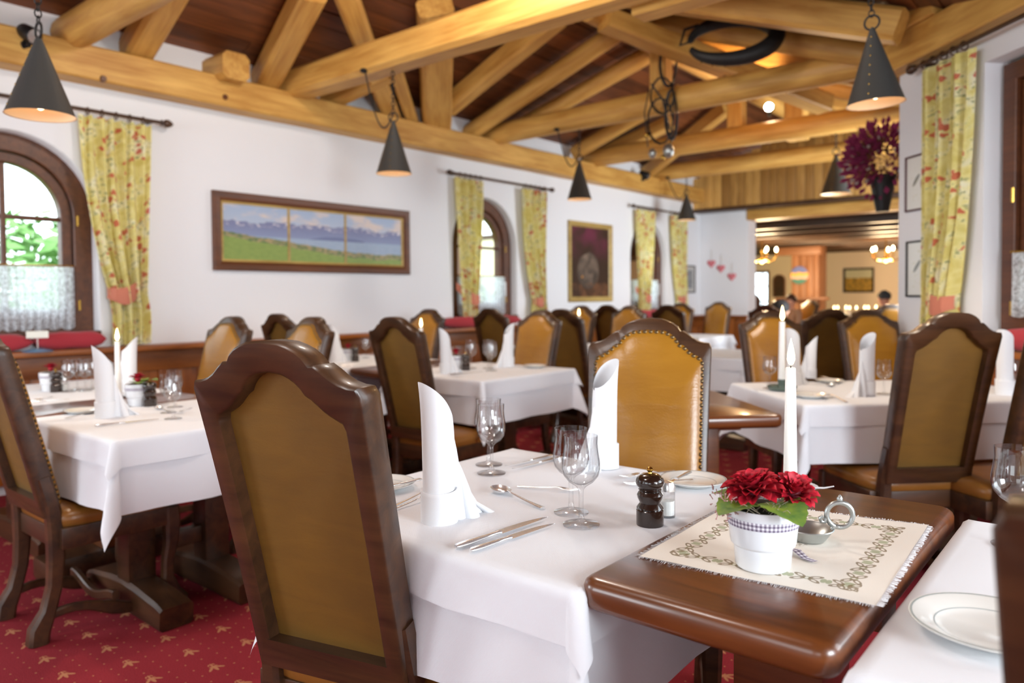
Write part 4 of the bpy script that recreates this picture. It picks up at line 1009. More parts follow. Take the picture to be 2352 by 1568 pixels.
def drape(w, d, drop, zt, seed=0, rot=0.0, gap=0.004, wave=0.012, skew=0.0, flare=0.30):
    """cloth laid over a table top of w x d, hanging `drop`; corners fall in pointed folds"""
    rr = random.Random(seed); ph = [rr.random()*6 for _ in range(8)]; rho = 0.014
    def axis(h):
        q = [0.006, 0.013, 0.022]+[0.022+(drop-0.022)*(k/9) for k in range(1, 10)]
        return [-h-t for t in reversed(q)]+[-h+2*h*k/12 for k in range(13)]+[h+t for t in q]
    ax, ay = axis(w/2), axis(d/2); m = MB(); m.uv = []; vs = []
    def fall(t):
        if t < rho*PI/2: a = t/rho; return rho*math.sin(a), rho*(1-math.cos(a))
        return rho, rho+(t-rho*PI/2)
    for v in ay:
        for u in ax:
            dx = abs(u)-w/2; dy = abs(v)-d/2; sx = math.copysign(1, u); sy = math.copysign(1, v); m.uv.append((u, v))
            if dx <= 0 and dy <= 0: vs.append((u, v, zt)); continue
            if dx > 0 and dy > 0:
                r = math.hypot(dx, dy); f = math.atan2(dy, dx); ou, dn = fall(r); k = r/drop
                fl = ou+gap+flare*r*math.sin(2*f)**1.5; dn = math.sqrt(max(0.0, dn*dn-(fl-ou-gap)**2)) if dn > 0 else 0
                wv = wave*k*math.sin(4*f+ph[int((sx+1)+(sy+1)/2)]); fl += max(-0.01, wv)*math.sin(2*f)
                vs.append((sx*(w/2+math.cos(f)*fl), sy*(d/2+math.sin(f)*fl), zt-dn))
            elif dx > 0:
                ou, dn = fall(dx); k = dn/drop; e = 0.5+0.5*math.sin(v/d*9+ph[0]+sx)+0.4*math.sin(v/d*17+ph[1]); edge = math.cos(min(1, abs(v)/(d/2))*PI/2)**0.5
                vs.append((sx*(w/2+ou+gap+wave*1.6*k*e*edge), v, zt-dn))
            else:
                ou, dn = fall(dy); k = dn/drop; e = 0.5+0.5*math.sin(u/w*9+ph[2]+sy)+0.4*math.sin(u/w*19+ph[3]); edge = math.cos(min(1, abs(u)/(w/2))*PI/2)**0.5
                vs.append((u, sy*(d/2+ou+gap+wave*1.6*k*e*edge), zt-dn))
    if skew:
        vs = [(x, y, z+(skew*(x/w) if z < zt-0.03 else 0)) for x, y, z in vs]
    n = len(ax); fs = [(j*n+i, j*n+i+1, (j+1)*n+i+1, (j+1)*n+i) for j in range(len(ay)-1) for i in range(n-1)]
    m.add(vs, fs); return m.mesh('tablecloth', 'linen', True, 180)
ZT = 0.755   # top of the upper cloth
def set_table(c, w, d, rz, where, drop1=0.265, drop2=0.105, seed=0, w2=None):
    thing('dining_table', 'brown wooden trestle table under white cloths, '+where, 'table', table_parts(w, d), (c[0], c[1], 0), rz, group='clothed tables')
    thing('tablecloth', 'long white under cloth on the table '+where, 'tablecloth', P('c', drape(w, d, drop1, 0.748, seed, gap=0.003)), (c[0], c[1], 0), rz, group='white under cloths')
    thing('tablecloth', 'short white top cloth on the table '+where, 'tablecloth', P('c', drape(w, d, drop2, ZT, seed+50, gap=0.014, wave=0.008, flare=0.34)), (c[0], c[1], 0), rz, group='white top cloths')
def wood_table(label, c, w, d, rz, ztop=0.772, post=0.17):
    m = MB(); n = 6; rc = 0.035
    def loop(g, z):
        pts = []
        for qx, qy, a0 in ((1, 1, 0), (-1, 1, 1), (-1, -1, 2), (1, -1, 3)):
            for k in range(n+1):
                a = PI/2*(a0+k/n); pts.append((qx*(w/2-rc)+(rc-g)*math.cos(a), qy*(d/2-rc)+(rc-g)*math.sin(a), z))
        return pts
    T = 0.055
    R = [loop(0.016, ztop-T), loop(0.004, ztop-T+0.008), loop(0.0, ztop-T+0.016), loop(0.0, ztop-0.016), loop(0.003, ztop-0.008), loop(0.009, ztop-0.003), loop(0.016, ztop)]
    m.rings(R, True, True, True); kids = [P('tabletop', m.mesh('tabletop', 'table_wood', True, 50))]
    m = MB(); m.box(-post/2, post/2, -post/2, post/2, 0.10, ztop-T, 0.012); kids.append(P('post', m.mesh('post', 'table_wood')))
    m = MB(); m.box(-w*0.42, w*0.42, -0.05, 0.05, ztop-T-0.07, ztop-T, 0.01); kids.append(P('bearer', m.mesh('bearer', 'table_wood')))
    m = MB(); m.box(-0.08, 0.08, -d*0.4, d*0.4, 0.0, 0.10, 0.02); kids.append(P('foot', m.mesh('foot', 'chair_wood')))
    return thing('side_table', label, 'table', kids, (c[0], c[1], 0), rz, group='bare wooden tables between the clothed ones')
# row by the camera
set_table((-1.12, 1.425), 0.79, 0.79, 0, 'with the tall napkins, beside the dahlia', 0.265, 0.105, 1)
wood_table('polished brown wooden table carrying the embroidered mat and the dahlia pot', (-0.509, 1.45), 0.415, 0.86, 0)
set_table((0.137, 1.435), 0.79, 0.80, 0, 'beyond the dahlia pot, with the large plate', 0.265, 0.105, 2)
set_table((-3.10, 1.50), 0.76, 0.76, 0, 'beside the first arched window, corner hanging low', 0.265, 0.105, 3)
wood_table('dark wooden table between the two cloths beside the first arched window', (-3.70, 1.50), 0.40, 0.80, 0, 0.757)
set_table((-4.42, 1.50), 0.95, 0.76, 0, 'against the panelling under the first arched window', 0.265, 0.105, 4)
# second row
set_table((-3.32, 3.67), 0.80, 0.88, 0, 'in the second row below the triptych', 0.265, 0.105, 5)
wood_table('dark wooden table joining the two cloths below the triptych landscape', (-3.95, 3.66), 0.42, 0.86, 0, 0.757)
set_table((-4.62, 3.67), 0.86, 0.86, 0, 'against the panelling below the triptych landscape', 0.265, 0.105, 6)
# angled group by the diagonal wall: local x runs along the wall's normal side
A45 = math.radians(45)
U45 = Vector((math.cos(A45), math.sin(A45), 0)); V45 = Vector((-math.sin(A45), math.cos(A45), 0))
ctr = Vector((-1.119, 3.373, 0)) + U45*0.62 + V45*0.40
set_table(ctr, 1.24, 0.80, A45, 'angled along the diagonal wall', 0.265, 0.105, 7)
wc = Vector((-1.08, 3.02, 0)) - U45*0.24 + V45*0.40
wood_table('dark wooden table at the end of the angled table, behind the nailed leather chair', wc, 0.46, 0.80, A45, 0.757, 0.16)
# rows further back
set_table((-2.75, 5.95), 0.85, 0.85, 0, 'carrying the single tall candle', 0.265, 0.105, 8)
set_table((-4.3, 5.95), 0.85, 0.85, 0, 'in front of the second arched window', 0.265, 0.105, 9)
set_table((-4.2, 8.2), 0.85, 0.85, 0, 'in front of the flower painting', 0.265, 0.105, 10)
set_table((-3.2, 9.5), 0.85, 0.80, 0, 'in the last row before the white pier', 0.265, 0.105, 11)
# ------------------------------------------------------------------ chairs at the tables
chair('brown leather backed chair at the napkin table, its panelled back turned to the dahlia', (-1.245, 0.822), 15)
chair('nail studded mustard leather chair facing the napkin table', (-1.255, 2.22), 180+24)
chair('dark carved chair drawn up to the table beyond the dahlia pot', (0.118, 0.69), 0)
CH_LEFT = chair('carved chair at the low hanging tablecloth corner beside the first arched window', (-3.21, 0.87), 0)
chair('mustard chair across the table from the carved chair by the first arched window', pxY(527, 2.36), 182, 0.985)
chair('pale glazed mustard chair at the far end of the first window table', pxY(712, 2.52), 178)
chair('mustard chair at the panelling table below the triptych landscape', pxY(643, 2.95), 0)
chair('yellow backed chair standing alone before the table below the triptych', pxY(910, 2.76), 2)
chair('mustard chair behind the lit candle below the triptych landscape', pxY(982, 4.62), 180)
chair('mustard chair with the shadow of a napkin on its leather', pxY(1240, 4.52), 178)
chair('dark mustard chair backing on to the second arched window table', pxY(1127, 5.12), 0)
chair('dark backed chair just behind the chair with the napkin shadow', pxY(1292, 5.0), 0)
chair('violet grey glazed chair behind the single tall candle', pxY(1333, 6.75), 180)
chair('dark chair standing below the flower painting', pxY(1396, 7.3), 0)
chair('mustard chair facing the tall candle table, below the third arched window curtain', pxY(1446, 6.85), 180)
chair('mustard backed chair below the third arched window', pxY(1535, 7.35), 0)
chair('small mustard chair at the last table before the small framed print', pxY(1562, 9.1), 180)
chair('mustard chair standing against the white pier under the pink hearts', pxY(1650, 10.55), 180)
chair('mustard leather chair behind the candle in the glass ring', pxD(1768, 4.75), 225)
chair('dark backed chair between the two mustard chairs by the opening', pxD(1905, 5.35), 40)
chair('glazed mustard chair behind the napkin on the angled table', pxD(1993, 5.0), 222)
chair('mustard chair farthest along the angled table, by the wall corner', pxD(2047, 7.2), 215)
chair('tall dark framed chair drawn up to the angled table', pxD(2180, 3.0), 45)
chair('chair beside the tall dark framed one at the angled table, next to the rectangular window', pxD(2470, 2.85), 50)
# ------------------------------------------------------------------ tableware
def glass_mesh(h=0.19, n=28):
    k = h/0.19; o = [(0.0385, 0.0), (0.039, 0.002), (0.030, 0.0045), (0.012, 0.008), (0.0062, 0.014), (0.0050, 0.03), (0.0050, 0.062), (0.0062, 0.076), (0.012, 0.083), (0.026, 0.092), (0.0365, 0.105), (0.0405, 0.120), (0.0400, 0.136), (0.0370, 0.155), (0.0352, 0.172), (0.0360, 0.190)]
    i = [(0.0350, 0.190), (0.0342, 0.172), (0.0360, 0.155), (0.0390, 0.136), (0.0395, 0.120), (0.0355, 0.106), (0.025, 0.0945), (0.011, 0.087), (0.0, 0.086)]
    m = MB(); m.lathe([(0.0, 0.0)]+[(r*k, z*k) for r, z in o]+[(r*k, z*k) for r, z in i], n); return m.mesh('wine_glass', 'glass', True, 80)
GL = glass_mesh(0.19); GS = glass_mesh(0.165, 20)
def tumbler():
    m = MB(); m.lathe([(0, 0), (0.026, 0), (0.030, 0.11), (0.0285, 0.11), (0.025, 0.008), (0, 0.008)], 20); return m.mesh('tumbler', 'glass', True, 60)
def napkin_parts(seed=0, peak=0.0, tail=PI*0.5):
    rr = random.Random(seed); kids = []; r = 0.036; n = 64; nz = 14; m = MB(); m.uv = []; vs = []
    for j in range(nz+1):
        for i in range(n+1):
            a = 2*PI*1.18*i/n; top = 0.228+0.082*((1+math.cos(a-peak))/2)**1.1-0.012*(i/n); z = top*j/nz
            q = r*(1+0.10*(z/0.3))-0.004*(i/n)+0.003*math.sin(a*2+seed)*(z/0.3)+0.006*(z/top)**6*math.cos(a-peak)
            vs.append((q*math.cos(a), q*math.sin(a), z)); m.uv.append((a*r, z))
    m.add(vs, [(j*(n+1)+i, j*(n+1)+i+1, (j+1)*(n+1)+i+1, (j+1)*(n+1)+i) for j in range(nz) for i in range(n)])
    kids.append(P('rolled_body', m.mesh('rolled_body', 'napkin_cloth', True, 180)))
    m = MB(); R = []
    for q, z in ((r+0.0045, 0.0), (r+0.0045, 0.062), (r+0.0048, 0.068), (r+0.003, 0.0705), (r-0.001, 0.069)): R.append([(q*math.cos(2*PI*i/40)*(1+0.02*math.sin(i*0.47+seed)), q*math.sin(2*PI*i/40), z+0.003*math.sin(2*PI*i/40+seed)) for i in range(40)])
    m.rings(R); m.uv = [(p[0], p[2]) for p in m.v]; kids.append(P('cuff', m.mesh('cuff', 'napkin_cloth')))
    m = MB(); ct, st = math.cos(tail), math.sin(tail); rq = random.Random(seed+3)
    for k, (xo, h, rb, yo) in enumerate(((0.014, 0.175, 0.026, 0.006), (0.042, 0.125, 0.022, -0.012), (0.070, 0.085, 0.018, 0.012), (0.094, 0.045, 0.016, -0.004))):
        R = []; nn = 20
        for jj in range(8):
            v = jj/7; z = h*(1-v); w = rb*(0.10+0.90*v**0.8); cx = r*0.9+(xo)*(0.35+0.65*v); ring = []
            for ii in range(nn+1):
                t_ = -1+2*ii/nn; x = cx+w*0.75*math.cos(t_*PI)*(0.9 if t_ > 0 else 1.1); y = yo*v+w*1.1*math.sin(t_*PI)*(1+0.08*math.sin(t_*6.28+k))
                ring.append((x*ct-y*st, x*st+y*ct, z+0.006*math.sin(ii*0.9+k)*v*(1-v)))
            R.append(ring)
        m.rings(R, False)
    m.uv = [(p[0]+p[1], p[2]) for p in m.v]; kids.append(P('fanned_tail', m.mesh('fanned_tail', 'napkin_cloth', True, 50)))
    return kids
NAP = napkin_parts(1, PI*1.0, 0.0)
def napkin(label, px, py, deg, z=ZT, s=1.0, group='standing folded napkins'):
    p = onz(px, py, z); thing('napkin', label, 'napkin', NAP, p, math.radians(deg), s, group)
def glass(label, px, py, me=None, z=ZT, s=1.0, group='wine glasses'):
    p = onz(px, py, z); p.z += 0.0012; thing('wine_glass', label, 'glass', P('g', me or GL), p, 0, s, group)
# plates, cutlery
m = MB(); m.lathe([(0, 0.0), (0.045, 0.0), (0.05, 0.003), (0.078, 0.014), (0.083, 0.0165), (0.0835, 0.018), (0.078, 0.0175), (0.055, 0.0085), (0.047, 0.0055), (0, 0.005)], 48); pl = m.mesh('plate', 'china', True, 50)
m = MB(); m.lathe([(0.0815, 0.0182), (0.0798, 0.0181)], 48); m.lathe([(0.0575, 0.0098), (0.0565, 0.0095)], 48); pl2 = m.mesh('rim_line', 'china_line', False)
def plate(label, px, py, z=ZT, s=1.0): p = onz(px, py, z); return thing('side_plate', label, 'plate', [P('plate_body', pl), P('rim_line', pl2)], p, 0, s, 'white side plates')
def knife():
    m = MB(); n = 10
    hb = [(0.0, 0.004), (0.006, 0.0075), (0.03, 0.008), (0.07, 0.006), (0.095, 0.005), (0.10, 0.0065), (0.106, 0.0065)]
    m.rings([[(x, w*math.cos(2*PI*k/n), 0.0055+0.55*w*math.sin(2*PI*k/n)) for k in range(n)] for x, w in hb], True, True, True); h = m.mesh('handle', 'silver', True, 60)
    b = MB(); R = []
    for i in range(11):
        t = i/10; x = 0.104+0.126*t; w0 = -0.0075+0.004*t*t*0; w1 = 0.0095*(1-t**4)+0.0; lo = -0.008*(1-0.2*t); hi = 0.008*(1-t**3)-0.002*t-0.006*t**6
        R.append([(x, lo, 0.004), (x, (lo+hi)/2, 0.0058), (x, hi, 0.006), (x, (lo+hi)/2, 0.0045)])
    b.rings(R, True, True, True); return [P('handle', h), P('blade', b.mesh('blade', 'silver', True, 60))]
def stem(m, L0, L1, zz):
    R = []; n = 8
    for i in range(15):
        t = i/14; x = L0+(L1-L0)*t; w = 0.0065-0.0045*t**0.6+0.001*math.exp(-((t-0.12)/0.1)**2); R.append([(x, w*math.cos(2*PI*k/n), zz(t)+0.0016*math.sin(2*PI*k/n)) for k in range(n)])
    m.rings(R, True, True, True)
def spoon():
    m = MB(); stem(m, 0, 0.125, lambda t: 0.004+0.008*t**2); h = m.mesh('handle', 'silver', True, 60); b = MB(); R = []
    for s, dz in ((1.0, 0.0), (0.97, 0.0008), (0.8, -0.005), (0.5, -0.008), (0.02, -0.0092)): R.append([(0.150+0.030*s*math.cos(2*PI*k/24), 0.0195*s*math.sin(2*PI*k/24)*(1+0.12*math.cos(2*PI*k/24)), 0.0115+dz) for k in range(24)])
    b.rings(R, True, False, True); R2 = [[(x, y, z-0.0012) for x, y, z in r] for r in R]; b.rings(R2, True, False, True); return [P('handle', h), P('bowl', b.mesh('bowl', 'silver', True, 80))]
def fork():
    m = MB(); stem(m, 0, 0.128, lambda t: 0.004+0.007*t**2); h = m.mesh('handle', 'silver', True, 60); b = MB()
    b.bar([(0.126, 0, 0.011), (0.134, 0, 0.0105), (0.142, 0, 0.009), (0.150, 0, 0.008)], [0.006, 0.016, 0.022, 0.023], 0.002, (0, 1, 0), 0.2)
    for y in (-0.0095, -0.0032, 0.0032, 0.0095): b.bar([(0.149, y, 0.008), (0.170, y, 0.006), (0.192, y*0.92, 0.010)], [0.0036, 0.0034, 0.0016], 0.0018, (0, 1, 0), 0.1)
    return [P('handle', h), P('tines', b.mesh('tines', 'silver', True, 60))]
KN, SP_, FK = knife(), spoon(), fork()
KL, SPL, FL = 0.23, 0.18, 0.192
def cut(kind, label, a, b, z=ZT+0.001, full=None, za=0.0):
    """a: pixel of the handle end, b: pixel of the working end"""
    A = onz(*a, z); B = onz(*b, z); d = B-A; parts, L, nm = {'k': (KN, KL, 'knife'), 's': (SP_, SPL, 'spoon'), 'f': (FK, FL, 'fork')}[kind]
    s = d.length/L
    if full: s = full
    thing(nm, label, nm, parts, A, math.atan2(d.y, d.x), max(0.7, min(1.15, s)), {'k': 'table knives', 's': 'dessert spoons', 'f': 'forks'}[kind], rot=(0, -za, math.atan2(d.y, d.x)) if za else None)
# pepper mill and salt
def mill_parts():
    m = MB(); m.lathe([(0, 0), (0.0285, 0), (0.029, 0.002), (0.029, 0.032), (0.0265, 0.0345), (0.0285, 0.0365), (0.0275, 0.039), (0.0215, 0.047), (0.0265, 0.058), (0.0275, 0.064), (0.024, 0.071), (0.0215, 0.073), (0.0245, 0.0755), (0.0225, 0.078)], 28); b = m.mesh('mill_body', 'mill_wood', True, 35)
    m = MB(); m.lathe([(0.0225, 0.078), (0.0285, 0.084), (0.0305, 0.091), (0.0285, 0.099), (0.020, 0.106), (0.008, 0.109), (0, 0.109)], 28); h = m.mesh('mill_head', 'mill_wood', True, 60)
    m = MB(); m.lathe([(0, 0.108), (0.005, 0.108), (0.004, 0.112), (0.0075, 0.116), (0.0075, 0.119), (0.004, 0.1225), (0, 0.123)], 14); k = m.mesh('knob', 'brass')
    return [P('mill_body', b), P('mill_head', h, [P('knob', k, label='brass knob')])]
ML = mill_parts()
def salt_parts():
    m = MB(); m.lathe([(0, 0), (0.0175, 0), (0.0175, 0.058), (0.016, 0.062), (0.0155, 0.058), (0.0155, 0.004), (0, 0.004)], 8); g = m.mesh('glass_body', 'glass', True, 30)
    m = MB(); m.lathe([(0, 0.005), (0.0148, 0.005), (0.0148, 0.036), (0, 0.038)], 12); s = m.mesh('salt_fill', 'salt'); m = MB(); m.lathe([(0.0178, 0.058), (0.0178, 0.068), (0.014, 0.077), (0, 0.08)], 16); c = m.mesh('cap', 'silver')
    return [P('glass_body', g), P('salt_fill', s), P('cap', c)]
SA = salt_parts()
def mill(label, px, py, z=ZT): thing('pepper_mill', label, 'pepper mill', ML, onz(px, py, z), 0, 1.0, 'dark pepper mills')
def salt(label, px, py, z=ZT): thing('salt_shaker', label, 'salt shaker', SA, onz(px, py, z), 0, 1.0, 'glass salt shakers')
# candles
def flame_parts():
    m = MB(); m.lathe([(0, 0), (0.0055, 0.004), (0.0095, 0.015), (0.0085, 0.028), (0.0042, 0.050), (0, 0.066)], 12); a = m.mesh('flame', 'flame_core'); return a
FLM = flame_parts()
def candle_parts(h=0.28, r0=0.0165, r1=0.0118):
    m = MB(); m.lathe([(0, 0), (r0, 0), (r0*0.97, h*0.1), (r1, h-0.003), (r1*0.9, h), (0, h-0.004)], 20); w = m.mesh('wax_body', 'wax'); k = MB(); k.tube([(0, 0, h-0.005), (0.001, 0, h+0.008), (0.003, 0, h+0.013)], 0.0012, 5)
    return [P('wax_body', w), P('wick', k.mesh('wick', 'wick')), P('flame', FLM, loc=(0.001, 0, h+0.005))]
CN = candle_parts()
def leaf_dish():
    m = MB(); n = 56; R = []
    for s, z in ((0.02, 0.004), (0.5, 0.0035), (0.8, 0.005), (0.97, 0.011), (1.0, 0.0125), (0.97, 0.009), (0.8, 0.002), (0.4, 0.0), (0.02, 0.0)):
        R.append([((0.066*math.cos(2*PI*k/n)*(1+(0.03 if k % 2 else 0)))*s, 0.046*math.sin(2*PI*k/n)*(1-0.25*math.cos(2*PI*k/n))*(1+(0.03 if k % 2 else 0))*s, z) for k in range(n)])
    m.rings(R, True, True, True); m.tube([(0.06, 0, 0.010), (0.082, 0.003, 0.013), (0.104, 0.002, 0.021)], [0.003, 0.0025, 0.0015], 6); d = m.mesh('leaf_dish', 'pot_white', True, 60)
    m = MB(); m.lathe([(0, 0.004), (0.021, 0.004), (0.0215, 0.022), (0.018, 0.024), (0.0175, 0.01), (0, 0.01)], 20); return [P('leaf_dish', d), P('candle_socket', m.mesh('candle_socket', 'pot_white', True, 40))]
LD = leaf_dish()
def ring_holder():
    m = MB(); m.lathe([(0, 0), (0.035, 0), (0.058, 0.006), (0.064, 0.018), (0.060, 0.018), (0.034, 0.006), (0.02, 0.008), (0.017, 0.04), (0.019, 0.05), (0.016, 0.05), (0.014, 0.02), (0, 0.02)], 28); b = m.mesh('glass_base', 'dark_green_glass', True, 50)
    g = MB()
    for k in range(8): g.torus((0.045*math.cos(k*PI/4), 0.045*math.sin(k*PI/4), 0.02), 0.014, 0.004, 'z', 12, 6)
    return [P('glass_base', b), P('ring_decoration', g.mesh('ring_decoration', 'dark_green_glass'))]
RH = ring_holder()
def candle(label, lab2, px, py, holder='leaf', z=ZT, s=1.0, rz=0.4):
    p = onz(px, py, z+0.008); p.z = z
    thing('candle_holder', lab2, 'candle holder', LD if holder == 'leaf' else RH, p, rz, s, 'candle holders')
    thing('taper_candle', label, 'candle', CN, p+Vector((0, 0, (0.011 if holder == 'leaf' else 0.022)*s)), 0, s, 'lit taper candles')
# flower pots
def petal_mesh(w=0.013, l=0.034):
    m = MB(); R = []
    for t, ww, z in ((0, 0.3, 0.0), (0.3, 0.85, 0.004), (0.6, 1.0, 0.0075), (0.85, 0.7, 0.008), (1.0, 0.08, 0.0065)): R.append([(t*l, -ww*w*0.5, z+0.003*ww), (t*l, 0, z-0.001), (t*l, ww*w*0.5, z+0.003*ww)])
    m.rings(R, False); return m.mesh('petal', 'petal', True, 180)
PET = petal_mesh(0.0165, 0.031)
def petal_spots(n_r=((5, 82, 0.5), (8, 68, 0.65), (11, 54, 0.82), (13, 40, 0.98), (15, 26, 1.12), (16, 12, 1.25), (16, -2, 1.3), (14, -16, 1.25)), seed=0):
    rr = random.Random(seed); out = []
    for n, el, s in n_r:
        for k in range(n): out.append((2*PI*(k+rr.random()*0.5)/n, math.radians(el+rr.uniform(-7, 7)), s*rr.uniform(0.9, 1.12)))
    return out
def leaf_mesh(L=0.055, W=0.045):
    m = MB(); n = 12; up = []; dn = []; mid = []
    for i in range(n+1):
        t = i/n; w = W*0.5*math.sin(PI*t**0.75)**0.8*(1+(0.06 if i % 2 else -0.04)); bend = -0.022*t*t+0.010*t
        mid.append((t*L, 0, bend)); up.append((t*L, w, bend+0.006*math.sin(t*PI))); dn.append((t*L, -w, bend+0.006*math.sin(t*PI)))
    m.rings([up, mid, dn], False); return m.mesh('leaf', 'leaf', True, 180)
LFM = leaf_mesh(0.078, 0.074)
def pot_parts(detail=True, seed=1):
    m = MB(); m.lathe([(0, 0.0), (0.043, 0.0), (0.046, 0.004), (0.0485, 0.037), (0.0535, 0.0415), (0.0545, 0.046), (0.0605, 0.102), (0.0605, 0.104), (0.0585, 0.104), (0.054, 0.09), (0, 0.088)], 40); pot = m.mesh('pot', 'pot_white', True, 35)
    t = NT('gingham%d' % seed) if 'gingham' not in M else None
    if t:
        u, v, z = t.xyz('UV'); a = ((u*900.0).sin()).gt(0.0); b = ((v*900.0).sin()).gt(0.0); t.col(t.ramp((a+b)*0.5, [(0.2, S(232, 230, 236)), (0.5, S(168, 160, 176)), (0.8, S(104, 92, 112))])); t.set('Roughness', 0.8); M['gingham'] = t.m
    m = MB(); R = [[(q*math.cos(2*PI*k/48), q*math.sin(2*PI*k/48), z) for k in range(48)] for q, z in ((0.0585, 0.0745), (0.0602, 0.0885))]; m.rings(R); m.uv = [(2*PI*0.06*(i % 48)/48, 0.014*(i//48)) for i in range(96)]; rb = m.mesh('ribbon', 'gingham', True, 60)
    m = MB(); m.lathe([(0.057, 0.094), (0.04, 0.104), (0, 0.108)], 20); rr = random.Random(seed); soil = m.mesh('moss_bed', 'moss'); m = MB()
    for i in range(60 if detail else 10):
        a = rr.random()*2*PI; r = 0.03+0.035*rr.random(); b = a+rr.uniform(-0.9, 0.9); m.tube([(r*math.cos(a), r*math.sin(a), 0.102+0.01*rr.random()), ((r+.008)*math.cos((a+b)/2), (r+.008)*math.sin((a+b)/2), 0.112+0.008*rr.random()), ((r+0.006)*math.cos(b), (r+0.006)*math.sin(b), 0.100+0.01*rr.random())], 0.0006, 3)
    gr = m.mesh('dry_grass', 'dry_grass')
    kids = [P('pot', pot, [P('ribbon', rb, label='grey gingham ribbon')]), P('moss_bed', soil, [P('dry_grass', gr, kind='stuff')])]
    if detail: heads = [((-0.012, -0.012, 0.128), petal_spots(seed=seed), 1.0, (0.15, -0.1)), ((0.040, 0.032, 0.124), petal_spots(((5, 78, 0.55), (8, 60, 0.75), (11, 42, 0.95), (13, 24, 1.1), (14, 6, 1.15), (12, -10, 1.1)), seed+1), 0.85, (0.3, 0.4))]
    else: heads = [((0.0, 0.0, 0.125), petal_spots(((5, 70, 0.6), (9, 40, 0.95), (12, 12, 1.05)), seed), 1.0, (0.1, 0.1))]
    for c, sp, s, tl in heads:
        core = MB(); core.sphere((0, 0, 0), 0.014, 10, 6); ks = []
        if detail:
            for a, e, q in sp: ks.append((a, e, q*s))
            kids.append(('head', c, core.mesh('flower_core', 'petal_deep'), ks, tl))
        else:
            for a, e, q in sp:
                mt = Matrix.Rotation(a, 4, 'Z') @ Matrix.Rotation(-e, 4, 'Y') @ Matrix.Translation((0.006, 0, 0)) @ Matrix.Scale(q*s, 4)
                core.add([mt @ v.co for v in PET.vertices], [tuple(p.vertices) for p in PET.polygons])
            kids.append(P('flower_head', core.mesh('flower_head', 'petal', True, 180), loc=c))
    return kids
def put_pot(label, p, rz=0, detail=False, s=1.0, parts=None, leaves=()):
    ks = [k for k in parts if isinstance(k, P)]; o = thing('flower_pot', label, 'flower pot', ks, p, rz, s, None if detail else 'small pots of red flowers')
    for k in parts:
        if isinstance(k, tuple):
            h = link('flower_head', k[2], o, k[1], (k[4][0], k[4][1], 0))
            for a, e, q in k[3]:
                w = link('petal', PET, h); w.matrix_basis = Matrix.Rotation(a, 4, 'Z') @ Matrix.Rotation(-e, 4, 'Y') @ Matrix.Translation((0.008, 0, 0)) @ Matrix.Scale(q*1.05, 4)
    for a, el, r, z, sc in leaves:
        w = link('leaf', LFM, o); w.matrix_basis = Matrix.Translation((r*math.cos(a), r*math.sin(a), z)) @ Matrix.Rotation(a, 4, 'Z') @ Matrix.Rotation(-el, 4, 'Y') @ Matrix.Scale(sc, 4)
    return o
POT1 = pot_parts(True, 1); POT2 = pot_parts(False, 2)
